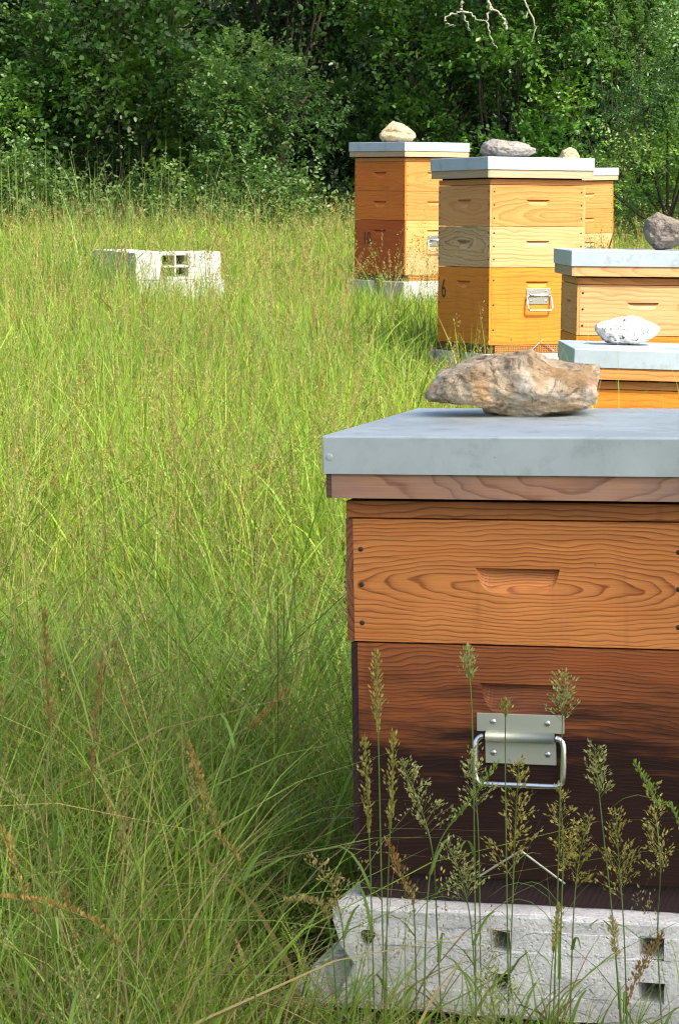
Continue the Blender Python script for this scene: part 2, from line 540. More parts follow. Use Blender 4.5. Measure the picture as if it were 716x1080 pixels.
def handle(parent, cx, zt, m_plate, m_bar, m_screw, s=1.0, droop=0.012):
    """folded steel bracket with a hinged wire grip; cx centre, zt top edge of the plate"""
    w1, w2 = 0.058 * s, 0.047 * s
    bm = bmesh.new()
    y0 = -0.0005
    box(bm, (cx - w1, y0 - 0.003, zt - 0.024 * s), (cx + w1, y0, zt), 0, 0.0006)
    box(bm, (cx - w2, y0 - 0.003, zt - 0.066 * s), (cx + w2, y0, zt - 0.036 * s), 0, 0.0006)
    path = [(cx - w2 + 0.002, y0 - 0.0065, zt - 0.030 * s), (cx, y0 - 0.0065, zt - 0.030 * s), (cx + w2 - 0.002, y0 - 0.0065, zt - 0.030 * s)]
    tube_bm(bm, path, 0.0068 * s, 14)
    h = obj('handle', bm, m_plate, parent)
    bm = bmesh.new()
    zb = zt - 0.092 * s; zh = zt - 0.030 * s
    xw = 0.0585 * s
    pts = [(cx - w2 - 0.001, y0 - 0.0065, zh), (cx - xw + 0.004, y0 - 0.0072, zh - 0.002), (cx - xw, y0 - 0.009, zh - 0.012),
           (cx - xw, y0 - droop, zb + 0.013), (cx - xw + 0.004, y0 - droop, zb + 0.003), (cx - xw + 0.014, y0 - droop, zb),
           (cx, y0 - droop, zb),
           (cx + xw - 0.014, y0 - droop, zb), (cx + xw - 0.004, y0 - droop, zb + 0.003), (cx + xw, y0 - droop, zb + 0.013),
           (cx + xw, y0 - 0.009, zh - 0.012), (cx + xw - 0.004, y0 - 0.0072, zh - 0.002), (cx + w2 + 0.001, y0 - 0.0065, zh)]
    tube_bm(bm, bez(pts, 4), 0.0040 * s, 10)
    obj('grip', bm, m_bar, h)
    for sx in (-1, 1):
        for dz in (-0.011, -0.052):
            bm = bmesh.new()
            bmesh.ops.create_uvsphere(bm, u_segments=14, v_segments=8, radius=0.0042 * s,
                matrix=Matrix.Translation((cx + sx * 0.036 * s, y0 - 0.003, zt + dz * s)) @ Matrix.Diagonal((1, 0.5, 1, 1)))
            obj('screw', bm, m_screw, h, smooth=True)
    return h

def wire_clip(parent, pts, r, m):
    bm = bmesh.new()
    for p, q in zip(pts[:-1], pts[1:]): pass
    tube_bm(bm, bez([pts[0], (np.array(pts[0]) * 0.55 + np.array(pts[1]) * 0.45), tuple(np.array(pts[1]) * .93 + np.array(pts[0]) * .07), pts[1],
                     tuple(np.array(pts[1]) * .93 + np.array(pts[2]) * .07), tuple(np.array(pts[1]) * 0.45 + np.array(pts[2]) * 0.55), pts[2]], 5), r, 8)
    return obj('wire_clip', bm, m, parent)

def grid_strip(parent, x0, x1, z0, z1, m, pitch=0.0115):
    bm = bmesh.new()
    n = int(round((x1 - x0) / pitch))
    for i in range(n + 1):
        x = x0 + (x1 - x0) * i / n
        box(bm, (x - 0.0018, -0.0045, z0), (x + 0.0018, -0.002, z1))
    for k in range(4):
        z = z0 + (z1 - z0) * k / 3
        box(bm, (x0 - 0.002, -0.0052, z - 0.0016), (x1 + 0.002, -0.0018, z + 0.0016))
    return obj('entrance_grid', bm, m, parent)

def number_mesh(parent, text, org, size, m):
    """painted number on the left side of the box, thin paint film"""
    cu = bpy.data.curves.new("painted_number", 'FONT')
    cu.body = text; cu.size = size; cu.extrude = 0.0004; cu.align_x = 'CENTER'; cu.align_y = 'CENTER'
    tmp = bpy.data.objects.new("painted_number", cu)
    COL.objects.link(tmp)
    dg = bpy.context.evaluated_depsgraph_get()
    me = bpy.data.meshes.new_from_object(tmp.evaluated_get(dg))
    bpy.data.objects.remove(tmp)
    R = Matrix(((0, 0, -1, org[0]), (-0.72, 0, 0, org[1]), (0, 1, 0, org[2]), (0, 0, 0, 1)))
    me.transform(R)
    return link_mesh('painted_number', me, m, parent)

# --- materials
M_zinc_near = sheet_metal("galvanised sheet", (0.46, 0.515, 0.49), 0.50)  # even base tone of the nearest lid
M_zinc_far = sheet_metal("galvanised sheet pale", (0.37, 0.435, 0.48), 0.46)
M_plate = plain("zinc plated steel", (0.44, 0.46, 0.36), 0.42, 0.5, nscale=20, namt=0.12)
M_bar = plain("bright steel rod", (0.70, 0.72, 0.74), 0.22, 1.0)
M_screw = plain("screw head", (0.6, 0.6, 0.58), 0.30, 1.0)
M_gap = plain("dark joint and gap shadow", (0.015, 0.010, 0.008), 0.95, spec=0.1)
M_nail = plain("rusty nail head", (0.035, 0.025, 0.020), 0.6, 0.3)
M_paint = plain("black stencil paint", (0.02, 0.016, 0.014), 0.7)
M_floor = plain("dark hive floor", (0.10, 0.055, 0.025), 0.8, spec=0.1, nscale=25, namt=0.5)
M_grid = plain("orange grid", (0.42, 0.17, 0.04), 0.6)

SLOT = (W / 2 - 0.056, W / 2 + 0.056)
def slots(z0, H, dtop=0.060, dh=0.033):
    return (SLOT[0], SLOT[1], z0 + H - dtop, z0 + H - dtop - dh)

def box_nails(z0, H, side=True):
    L = []
    for f in (0.2, 0.52, 0.84):
        for x in (0.0195, W - 0.0195): L.append((x, -0.0003, z0 + H * f, 0, 1))
        if side:
            for y in (0.012, W - 0.012): L.append((-0.0003, y, z0 + H * f, 1, 0))
    return L

# ---------------------------------------------------------------- nearest hive
def hive_front():
    root = empty('beehive', M=hive_matrix(0.021, 3.459, -0.965, -0.274, -0.015, -0.022))
    tag(root, 'large varnished beehive with a near-black lower box and steel handle, cut by the frame', 'beehive', 'beehives of the apiary')
    wf = wood("varnished pine front", (0.56, 0.215, 0.055), (0.18, 0.040, 0.009), xc=0.232, zc=0.424, kx=0.145, freq=190, seed=2.0, ring=0.76, wob=0.010, rough=0.45)
    ws = wood("varnished pine side", (0.36, 0.15, 0.05), (0.16, 0.055, 0.02), axis='y', zc=0.9, freq=90, seed=4.0)
    we = wood("end grain", (0.22, 0.085, 0.035), (0.09, 0.03, 0.014), axis='x', xc=0.07, zc=0.43, freq=150, seed=5, end=True, ring=0.9)
    wst = wood("inner cover wood", (0.42, 0.155, 0.042), (0.16, 0.048, 0.014), xc=0.0, zc=0.20, kx=0.05, freq=110, seed=8.0, rough=0.5)
    wb = wood("stained brood box", (0.31, 0.100, 0.028), (0.085, 0.020, 0.008), xc=0.30, zc=0.155, kx=0.05, freq=185, seed=11.0, ring=0.75, rough=0.5,
              stain=(0.258, 0.075, (0.011, 0.0052, 0.0042), 0.96))
    wbs = wood("stained brood box side", (0.04, 0.02, 0.018), (0.012, 0.008, 0.010), axis='y', zc=0.7, freq=80, seed=3.0)
    wr = wood("weathered rim", (0.38, 0.205, 0.115), (0.17, 0.062, 0.03), xc=0.33, zc=0.585, kx=0.30, freq=60, seed=21.0, ring=0.7, rough=0.7, wob=0.022, grey=0.40)
    wre = wood("weathered rim end", (0.12, 0.075, 0.055), (0.05, 0.03, 0.025), xc=-0.02, zc=0.5, freq=120, seed=22, end=True)
    hf, hb, hs, hst, hr, hm = 0.035, 0.311, 0.165, 0.023, 0.038, 0.05
    # floor board
    bm = bmesh.new(); box(bm, (0.004, 0.012, 0.0), (W - 0.002, W, hf - 0.001), 0, 0.001)
    obj('floor_board', bm, wbs, root)
    z = hf
    s = slots(z, hb, 0.050, 0.04)
    hive_box('brood_box', z, hb, [wb, wbs, wbs, M_gap, M_nail], root, (s[0] + 0.0, s[1], s[2], s[3]), None, lip=0.009)
    z += hb
    sup = hive_box('super', z, hs, [wf, ws, we, M_gap, M_nail], root, slots(z, hs, 0.063, 0.033), None)
    sup.location.x = -0.0045
    for x, dz in ((0.0205, 0.026), (0.0205, 0.077), (0.020, 0.124), (W - 0.0205, 0.030), (W - 0.0205, 0.079), (W - 0.020, 0.127)):
        bm = bmesh.new()
        bmesh.ops.create_icosphere(bm, subdivisions=2, radius=0.0033, matrix=Matrix.Translation((x, -0.0002, z + dz)) @ Matrix.Diagonal((1.1, 0.35, 1, 1)))
        obj('nail', bm, M_nail, sup, smooth=True)
    z += hs
    bm = bmesh.new(); box(bm, (0.0006, 0.0012, z + 0.001), (W - 0.0006, W - 0.0012, z + hst), 0, 0.0012)
    obj('inner_cover', bm, wst, root).location.x = -0.0045
    z += hst
    bm = bmesh.new(); box(bm, (0.012, 0.012, z - 0.001), (W - 0.012, W - 0.012, z + 0.012), 0)
    obj('gap_shadow', bm, M_gap, root)  # near-black block that paints the shadow gap under the lid rim
    sk = lid(root, z, hr, hm, [wr, wre, M_gap], M_zinc_near, 3)
    # a dimple where the cap is tacked
    bm = bmesh.new()
    bmesh.ops.create_uvsphere(bm, u_segments=12, v_segments=8, radius=0.005, matrix=Matrix.Translation((-OV + 0.010, -OV - 0.0002, z + hr + 0.022)) @ Matrix.Diagonal((1, 0.12, 1, 1)))
    obj('tack', bm, M_zinc_near, sk, smooth=True)
    handle(root, 0.228, 0.257, M_plate, M_bar, M_screw)
    wire_clip(root, [(0.172, -0.010, 0.040), (0.229, -0.013, 0.078), (0.287, -0.010, 0.036)], 0.0014, M_plate)
    return root
hive_front()

# ---------------------------------------------------------------- far hives
def hive_far(label, pose, sc_, n_super, fronts, sides, body, body_side, number=None, grid=None, clip=False, hand=True, dims=None, stripc=None, rimc=None):
    root = empty('beehive', M=hive_matrix(*pose))
    tag(root, label, 'beehive', 'beehives of the apiary')
    hf, hb, hs, hst, hr, hm = [v * sc_ for v in (dims or (0.035, 0.311, 0.165, 0.023, 0.038, 0.05))]
    fl = sides[0]
    bm = bmesh.new(); box(bm, (0.0, 0.012, 0.0), (W, W, hf - 0.001), 0, 0.001)
    obj('floor_board', bm, M_floor if grid else body_side, root)
    if grid:
        grid_strip(root, grid[0], grid[1], 0.005, hf - 0.003, M_grid)
    z = hf
    sl = slots(z, hb, 0.058, 0.026)
    hive_box('brood_box', z, hb, [body, body_side, body_side, M_gap, M_nail], root, sl, (W / 2 - 0.06, W / 2 + 0.06, sl[2], sl[2] - 0.03), nails=box_nails(z, hb))
    if number:
        number_mesh(root, number[0], (-0.0012, number[1], z + hb - number[2]), number[3], M_paint)
    if hand:
        handle(root, W / 2 + 0.005, z + hb - 0.088, M_bar, M_bar, M_screw, 1.0, 0.02)
    if clip:
        wire_clip(root, [(0.195, -0.012, 0.012), (0.25, -0.018, 0.058), (0.305, -0.012, 0.012)], 0.0022, M_bar)
    z += hb
    for k in range(n_super):
        sl = slots(z, hs, 0.060, 0.024)
        hive_box('super', z, hs, [fronts[k], sides[k], sides[k], M_gap, M_nail], root, sl, (W / 2 - 0.06, W / 2 + 0.06, sl[2], sl[2] - 0.036), nails=box_nails(z, hs))
        z += hs
    bm = bmesh.new(); box(bm, (0.0006, 0.0008, z + 0.0015), (W - 0.0006, W - 0.0008, z + hst), 0, 0.001)
    obj('inner_cover', bm, stripc or fronts[-1] if fronts else stripc, root)
    z += hst
    bm = bmesh.new(); box(bm, (0.012, 0.012, z - 0.001), (W - 0.012, W - 0.012, z + 0.012), 0)
    obj('gap_shadow', bm, M_gap, root)  # dark filler, shadow between inner cover and rim put in as colour
    rimw = rimc or W_rim
    lid(root, z, hr, hm, [rimw, W_rim_side, M_gap], M_zinc_far, len(label))
    return root, z + hr + hm

W_rim = wood("pale rim pine", (0.46, 0.33, 0.19), (0.27, 0.16, 0.075), xc=0.3, zc=0.95, kx=0.1, freq=70, seed=31, ring=0.5, grey=0.35)
W_rim_side = wood("pale rim pine side", (0.42, 0.29, 0.16), (0.24, 0.14, 0.065), axis='y', xc=0.3, zc=0.95, kx=0.1, freq=70, seed=32, ring=0.5, grey=0.35)
W_pale = wood("new pine front", (0.53, 0.31, 0.14), (0.35, 0.15, 0.05), xc=0.36, zc=0.60, kx=0.16, freq=62, seed=41, ring=0.65)
W_pale_s = wood("new pine side", (0.58, 0.38, 0.19), (0.36, 0.20, 0.08), axis='y', xc=0.2, zc=0.60, kx=0.2, freq=60, seed=42, ring=0.55)
W_honey = wood("honey pine front", (0.50, 0.225, 0.066), (0.31, 0.105, 0.024), xc=0.34, zc=0.58, kx=0.17, freq=60, seed=43, ring=0.75)
W_honey_s = wood("honey pine side", (0.54, 0.255, 0.085), (0.34, 0.125, 0.035), axis='y', xc=0.15, zc=0.62, kx=0.2, freq=55, seed=44, ring=0.5)
W_greyed_s = wood("weathered pine side", (0.50, 0.31, 0.14), (0.20, 0.11, 0.05), axis='y', xc=0.24, zc=0.465, kx=0.20, freq=70, seed=45, ring=0.75, wob=0.02)
W_orange = wood("orange oiled box", (0.54, 0.195, 0.018), (0.33, 0.09, 0.010), xc=0.2, zc=0.9, kx=0.08, freq=60, seed=46, ring=0.55)
W_orange_s = wood("orange oiled box side", (0.58, 0.185, 0.014), (0.36, 0.09, 0.010), axis='y', xc=0.2, zc=0.9, kx=0.08, freq=40, seed=47, ring=0.4)
W_red_s = wood("red oiled side", (0.50, 0.140, 0.015), (0.29, 0.06, 0.008), axis='y', xc=0.3, zc=0.55, kx=0.15, freq=45, seed=48, ring=0.5)
W_red2_s = wood("red stained side", (0.36, 0.078, 0.011), (0.17, 0.032, 0.007), axis='y', xc=0.1, zc=0.4, kx=0.2, freq=40, seed=49, ring=0.5, wob=0.02)
W_amber = wood("amber pine front", (0.48, 0.195, 0.050), (0.31, 0.095, 0.020), xc=0.3, zc=0.6, kx=0.15, freq=55, seed=50, ring=0.45)
W_amberb = wood("patchy brood box front", (0.52, 0.27, 0.085), (0.34, 0.14, 0.04), xc=0.2, zc=0.2, kx=0.12, freq=45, seed=51, ring=0.45,
                stain=(0.17, 0.05, (0.36, 0.22, 0.11), 0.8))

hiveD, topD = hive_far('tall beehive marked 6 with two pale supers over an orange box', (0.624, 11.117, -0.763, 0.449, -0.017, 0.013), 1.043, 2,
         [W_pale, W_honey], [W_greyed_s, W_honey_s], W_orange, W_orange_s, number=("6", 0.405, 0.098, 0.115), grid=(0.03, 0.44), clip=True)
hiveE, topE = hive_far('beehive marked 10 with reddish sides, before a dark gap in the hedge', (0.382, 15.731, -0.651, 0.690, -0.001, 0.008), 1.04, 2,
         [W_amber, W_amber], [W_red_s, W_red_s], W_amberb, W_red2_s, number=("10", 0.345, 0.112, 0.105), grid=(0.03, 0.44))
hiveF, topF = hive_far('beehive mostly hidden behind the tall hive marked 6, its right edge showing', (1.528, 18.154, -0.778, 0.651, -0.009, -0.010), 1.008, 2,
         [W_amber, W_honey], [W_red_s, W_red_s], W_pale, W_red2_s)
hiveB, topB = hive_far('low beehive directly behind the nearest one, white lichen rock on its lid', (0.705, 7.863, -1.016, 0.011, -0.013, 0.030), 1.08, 0,
         [], [W_honey_s], W_orange, W_orange_s, hand=False, stripc=W_amber, rimc=W_honey)
hiveC, topC = hive_far('beehive with one pale super behind the low hive, grey rock on its lid', (0.820, 9.247, -0.940, 0.039, -0.013, 0.012), 1.07, 1,
         [W_pale], [W_honey_s], W_orange, W_orange_s, hand=False, stripc=W_honey, rimc=W_pale)

# ------------------------------------------------------------------ concrete blocks
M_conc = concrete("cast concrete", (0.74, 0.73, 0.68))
M_conc_w = concrete("far pale concrete", (0.47, 0.47, 0.45))  # even base tone of the blocks farther back
M_hole = plain("shadowed cell", (0.05, 0.048, 0.042), 0.95, spec=0.1)

def cinder_block(label, M, L, D, H, mat, rect_holes=(), round_holes=(), group=None, notch=True, name='concrete_block'):
    """hollow concrete block, local x along its length, front face at y=0; holes: (x0,x1,z0,z1) open cells in the front"""
    bm = bmesh.new()
    xs = sorted({0.0, L, *[h[0] for h in rect_holes], *[h[1] for h in rect_holes]})
    zs = sorted({0.0, H, *[h[2] for h in rect_holes], *[h[3] for h in rect_holes]})
    def inhole(x, z): return any(h[0] < x < h[1] and h[2] < z < h[3] for h in rect_holes)
    dp = 0.12
    # subdivide so the faces can be roughened
    def refine(a, step):
        o = []
        for p, q in zip(a[:-1], a[1:]):
            n = max(1, int(round((q - p) / step)))
            o += list(np.linspace(p, q, n, endpoint=False))
        return o + [a[-1]]
    xs = refine(xs, 0.03); zs = refine(zs, 0.03); ys = refine([0.0, D], 0.04)
    cache = {}
    def V(x, y, z):
        k = (round(x, 5), round(y, 5), round(z, 5))
        if k not in cache: cache[k] = bm.verts.new((x, y, z))
        return cache[k]
    for i in range(len(xs) - 1):
        for k in range(len(zs) - 1):
            x0, x1, z0, z1 = xs[i], xs[i + 1], zs[k], zs[k + 1]
            if not inhole((x0 + x1) / 2, (z0 + z1) / 2):
                bm.faces.new((V(x0, 0, z0), V(x1, 0, z0), V(x1, 0, z1), V(x0, 0, z1)))
            bm.faces.new((V(x1, D, z0), V(x0, D, z0), V(x0, D, z1), V(x1, D, z1)))
    for j in range(len(ys) - 1):
        y0, y1 = ys[j], ys[j + 1]
        for i in range(len(xs) - 1):
            bm.faces.new((V(xs[i], y0, H), V(xs[i + 1], y0, H), V(xs[i + 1], y1, H), V(xs[i], y1, H)))
            bm.faces.new((V(xs[i], y1, 0), V(xs[i + 1], y1, 0), V(xs[i + 1], y0, 0), V(xs[i], y0, 0)))
        for k in range(len(zs) - 1):
            bm.faces.new((V(0, y1, zs[k]), V(0, y0, zs[k]), V(0, y0, zs[k + 1]), V(0, y1, zs[k + 1])))
            bm.faces.new((V(L, y0, zs[k]), V(L, y1, zs[k]), V(L, y1, zs[k + 1]), V(L, y0, zs[k + 1])))
    for h in rect_holes:                                     # cell walls and back
        x0, x1, z0, z1 = h
        def W_(p): return bm.verts.new(p)
        tp = 0.006
        a = [W_((x0, 0, z0)), W_((x1, 0, z0)), W_((x1, 0, z1)), W_((x0, 0, z1))]
        c = [W_((x0 + tp, dp, z0 + tp)), W_((x1 - tp, dp, z0 + tp)), W_((x1 - tp, dp, z1 - tp)), W_((x0 + tp, dp, z1 - tp))]
        for q in range(4):
            bm.faces.new((a[q], c[q], c[(q + 1) % 4], a[(q + 1) % 4]))
        f = bm.faces.new(c); f.material_index = 1
    for v in list(bm.verts):                                  # tongue/groove ends, chipped faces
        x, y, z = v.co
        if notch and (x < 1e-5 or x > L - 1e-5):
            g = math.exp(-((z / H - 0.40) / 0.22) ** 2) * 0.026
            v.co.x += g if x < 1e-5 else -g
    rng = np.random.default_rng(int(L * 1000 + H * 7000 + len(label)))
    bmesh.ops.recalc_face_normals(bm, faces=bm.faces)
    es = [e for e in bm.edges if len(e.link_faces) == 2 and e.calc_face_angle() > 1.2 and
          all(abs(v.co.y) < 1e-5 or abs(v.co.y - D) < 1e-5 or v.co.z > H - 1e-5 or v.co.z < 1e-5 for v in e.verts)]
    bmesh.ops.bevel(bm, geom=es, offset=0.005, segments=2, affect='EDGES', profile=0.6)
    for v in bm.verts:
        v.co += Vector(rng.normal(0, 0.0009, 3))
    for (x, z, r) in round_holes:                             # round holes: flat dark discs set proud, painting the shade inside
        ring, ring2, n = [], [], 14
        for q in range(n):
            a_ = 2 * math.pi * q / n
            rr = r * (1 + 0.15 * math.sin(3 * a_))
            ring.append(bm.verts.new((x + rr * math.cos(a_), -0.003, z + rr * math.sin(a_))))
        f = bm.faces.new(ring); f.material_index = 1
    bmesh.ops.recalc_face_normals(bm, faces=bm.faces)
    o = obj(name, bm, [mat, M_hole])
    o.matrix_world = M
    tag(o, label, 'concrete block', group)
    return o

def placeM(x, y, z, yaw, pit=0.0, rol=0.0):
    return Matrix.Translation((x, y, z)) @ Matrix.Rotation(yaw, 4, 'Z') @ Matrix.Rotation(pit, 4, 'X') @ Matrix.Rotation(rol, 4, 'Y')

GB = 'concrete blocks under and between the hives'
MA = hive_matrix(0.021, 3.459, -0.965, -0.274, -0.015, -0.022)
cinder_block('pale speckled concrete block with small square holes under the nearest hive', MA @ Matrix.Translation((-0.022, -0.037, -0.1415)),
             0.50, 0.20, 0.14, M_conc, [(0.215, 0.241, 0.089, 0.118), (0.215, 0.241, 0.034, 0.060), (0.409, 0.443, 0.091, 0.119), (0.409, 0.443, 0.032, 0.060)],
             [(0.050, 0.101, 0.0095)], GB)
cinder_block('rear concrete block under the nearest hive, hidden behind the front one', MA @ Matrix.Translation((-0.01, 0.25, -0.1415)), 0.50, 0.20, 0.14, M_conc, [], [], GB)

# wedge of broken block leaning at the left end
def broken_block():
    bm = bmesh.new()
    prof = [(0.0, -0.03), (0.10, -0.03), (0.10, 0.085), (0.068, 0.082), (0.045, 0.062), (0.018, 0.028), (0.0, 0.012)]
    d = 0.16
    a = [bm.verts.new((x, 0, z)) for x, z in prof]
    c = [bm.verts.new((x + 0.006, d, z * 0.95)) for x, z in prof]
    bm.faces.new(a); bm.faces.new(c[::-1])
    n = len(prof)
    for i in range(n): bm.faces.new((a[i], c[i], c[(i + 1) % n], a[(i + 1) % n]))
    bmesh.ops.recalc_face_normals(bm, faces=bm.faces)
    bmesh.ops.bevel(bm, geom=list(bm.edges), offset=0.006, segments=2, affect='EDGES')
    bmesh.ops.triangulate(bm, faces=bm.faces)
    bmesh.ops.subdivide_edges(bm, edges=bm.edges, cuts=3, use_grid_fill=True)
    rng = np.random.default_rng(5)
    for v in bm.verts: v.co += Vector(rng.normal(0, 0.0012, 3))
    o = obj('broken_block', bm, M_conc)
    o.matrix_world = placeM(-0.078, 3.475, 0.0, -0.25)
    tag(o, 'sloping broken piece of concrete beside the left end of the nearest hive block', 'concrete piece')
broken_block()

def stand(M, labs, H, mat, holes=True):
    hs = [(0.06, 0.16, 0.04, H - 0.04), (0.20, 0.30, 0.04, H - 0.04), (0.34, 0.44, 0.04, H - 0.04)]
    cinder_block(labs[0], M @ Matrix.Translation((-0.022, -0.022, -H)), 0.50, 0.20, H, mat, [], [], GB, notch=False)
    cinder_block(labs[1], M @ Matrix.Translation((-0.030, 0.28, -H)), 0.50, 0.20, H, mat, [], [], GB, notch=False)
MD = hive_matrix(0.624, 11.117, -0.763, 0.449, -0.017, 0.013)
ME = hive_matrix(0.382, 15.731, -0.651, 0.690, -0.001, 0.008)
stand(MD, ['pale concrete block under the front of the tall hive marked 6', 'concrete block under the left rear of the tall hive marked 6'], 0.20, M_conc_w)
stand(ME, ['bright concrete block under the front of the hive marked 10', 'concrete block under the left rear of the hive marked 10'], 0.19, M_conc_w)

# the unused stand out in the grass: two layers of blocks
MG = placeM(-1.11, 14.5, 0.527, 0.42)
MGl = placeM(-1.09, 14.47, 0.374, 0.41)
win = [(0.155, 0.228, 0.078, 0.134), (0.238, 0.310, 0.078, 0.134), (0.155, 0.228, 0.016, 0.068), (0.238, 0.310, 0.016, 0.068)]
cinder_block('white concrete block with a four-pane opening, upper front of the stand in the grass', MG, 0.50, 0.20, 0.15, M_conc_w, win, [], GB, notch=False)
cinder_block('upper block running back behind the four-pane one, shaded side facing the viewer', MG @ Matrix.Translation((0.2, 0.203, 0)) @ Matrix.Rotation(math.radians(90), 4, 'Z'), 0.50, 0.20, 0.15, M_conc_w, [], [], GB, notch=False)
cinder_block('lower front block of the stand in the grass, under the four-pane block', MGl, 0.50, 0.20, 0.15, M_conc_w, [], [], GB, notch=False)
cinder_block('lower rear block of the stand in the grass, sunk among the stems', MGl @ Matrix.Translation((0.2, 0.206, 0)) @ Matrix.Rotation(math.radians(90), 4, 'Z'), 0.50, 0.20, 0.15, M_conc_w, [], [], GB, notch=False)

# ------------------------------------------------------------------ stones
def vnoise(P, seed, octs=4, f0=1.0, ridged=False):
    """cheap smooth noise from sums of random plane waves"""
    rng = np.random.default_rng(seed)
    o = np.zeros(len(P)); a = 1.0; f = f0
    for _ in range(octs):
        s = np.zeros(len(P))
        for _k in range(6):
            d = rng.normal(size=3); d /= np.linalg.norm(d)
            s += np.sin(P @ d * f * rng.uniform(0.7, 1.4) + rng.uniform(0, 6.28))
        s /= 2.45
        if ridged: s = 1 - 2 * np.abs(s)
        o += a * s; a *= 0.55; f *= 2.1
    return o

def rock(label, top, bot, depth, loc, yaw, mat, seed, rough=0.006, cuts=10, group='stones weighting the lids', name='stone', tilt=0.0):
    """stone from its real side profile (metres, x then z), rounded in depth, with facets and ridges"""
    bm = bmesh.new()
    bmesh.ops.create_icosphere(bm, subdivisions=6, radius=1.0)
    V = np.array([v.co[:] for v in bm.verts])
    top = np.array(top); bot = np.array(bot)
    x0, x1 = min(top[0, 0], bot[0, 0]), max(top[-1, 0], bot[-1, 0])
    s = V[:, 0]
    X = (x0 + x1) / 2 + (x1 - x0) / 2 * np.sign(s) * np.abs(s) ** 0.85
    zt = np.interp(X, top[:, 0], top[:, 1]); zb = np.interp(X, bot[:, 0], bot[:, 1])
    rho = np.sqrt(np.clip(1 - s * s, 1e-6, 1)); cz = V[:, 2] / rho; cy = V[:, 1] / rho
    e = 0.75
    cz2 = np.sign(cz) * np.abs(cz) ** e; cy2 = np.sign(cy) * np.abs(cy) ** e
    Z = (zt + zb) / 2 + (zt - zb) / 2 * cz2
    Y = depth * np.clip(rho, 0, 1) ** 0.7 * cy2
    P = np.stack([X, Y, Z], 1)
    # planar facets
    c0 = np.array([(x0 + x1) / 2, 0, (top[:, 1].max() + bot[:, 1].min()) / 2])
    rng = np.random.default_rng(seed)
    sz = np.array([(x1 - x0) / 2, depth, (top[:, 1].max() - bot[:, 1].min()) / 2])
    for _ in range(cuts):
        d = rng.normal(size=3) * np.array([0.3, 1.0, 0.55]); d[1] -= 0.35; d /= np.linalg.norm(d)
        q = (P - c0) / sz
        h = q @ d
        lim = np.quantile(h, rng.uniform(0.90, 0.975))
        over = np.clip(h - lim, 0, None)
        P -= (over * 0.7)[:, None] * d * sz
    N = (P - c0) / sz; N /= np.linalg.norm(N, axis=1)[:, None]
    size = (x1 - x0)
    disp = vnoise(P / size, seed + 1, 3, 9.0) * rough * 0.6 + vnoise(P / size * np.array([1, 1, 1.6]), seed + 2, 5, 13.0, True) * rough * 0.42
    disp += vnoise(P / size, seed + 4, 4, 42.0, True) * rough * 0.20 + vnoise(P / size * np.array([0.35, 0.35, 3.2]), seed + 6, 3, 16.0) * rough * 0.22
    P += N * disp[:, None]
    P[:, 2] -= P[:, 2].min() - bot[:, 1].min()
    for v, p in zip(bm.verts, P): v.co = p
    o = obj(name, bm, mat, None, smooth=True)
    o.location = loc; o.rotation_euler = (0, tilt, yaw)
    tag(o, label, 'stone', group)
    return o

k = 1 / 3.58 / 737
def prof(pts, cx=345, bz=307, kk=k): return [((x - cx) * kk * 1.03, (bz - y) * kk) for x, y in pts]
S_tan = stone("tan limestone", ((0.080, 0.050, 0.026), (0.48, 0.385, 0.25), (0.42, 0.265, 0.125), (0.70, 0.64, 0.51)))
rock('large tan and grey jagged stone lying on the nearest metal lid',
     prof([(22, 222), (45, 188), (90, 140), (150, 103), (225, 64), (310, 42), (380, 45), (450, 70), (540, 98), (600, 104), (650, 112), (672, 140)]),
     prof([(22, 226), (60, 240), (120, 256), (215, 264), (240, 277), (300, 301), (380, 307), (480, 298), (560, 280), (630, 246), (656, 208), (672, 146)]),
     0.080, (0.249, 3.78, 0.7675), -0.12, S_tan, 29, 0.0066, 16, name='rock')
S_white = stone("white rock with dark lichen", ((0.40, 0.40, 0.38), (0.62, 0.61, 0.58), (0.60, 0.57, 0.52), (0.76, 0.75, 0.72)), specks=((0.10, 0.10, 0.09), 95.0))
rock('whitish stone with black lichen specks on the low lid behind',
     [(-0.10, 0.055), (-0.07, 0.074), (-0.02, 0.085), (0.04, 0.082), (0.075, 0.066), (0.10, 0.050)],
     [(-0.10, 0.045), (-0.08, 0.018), (-0.06, 0.004), (0.0, 0.0), (0.05, 0.006), (0.08, 0.022), (0.10, 0.045)], 0.065, (0.884, 8.17, 0.588), 0.2, S_white, 11, 0.004)
S_grey = stone("rough grey stone", ((0.05, 0.043, 0.04), (0.15, 0.13, 0.11), (0.20, 0.165, 0.13), (0.27, 0.24, 0.20)))
rock('rounded brownish grey stone with a notched top on the lid of the one-super hive',
     [(-0.078, 0.07), (-0.065, 0.115), (-0.035, 0.139), (-0.005, 0.122), (0.02, 0.117), (0.055, 0.112), (0.085, 0.08), (0.092, 0.055)],
     [(-0.078, 0.06), (-0.055, 0.025), (-0.03, 0.002), (0.02, 0.0), (0.05, 0.02), (0.08, 0.035), (0.092, 0.05)], 0.06, (1.165, 9.55, 0.835), 0.0, S_grey, 13, 0.0045)
S_flat = stone("flat grey stone", ((0.08, 0.07, 0.065), (0.22, 0.205, 0.185), (0.22, 0.195, 0.165), (0.33, 0.31, 0.285)))
rock('flat grey stone on the lid of the tall hive marked 6',
     [(-0.122, 0.03), (-0.105, 0.062), (-0.06, 0.075), (0.0, 0.066), (0.06, 0.070), (0.10, 0.062), (0.122, 0.03)],
     [(-0.122, 0.02), (-0.09, 0.0), (0.09, 0.0), (0.122, 0.02)], 0.08, (0.72, 11.46, 1.174), 0.3, S_flat, 17, 0.004)
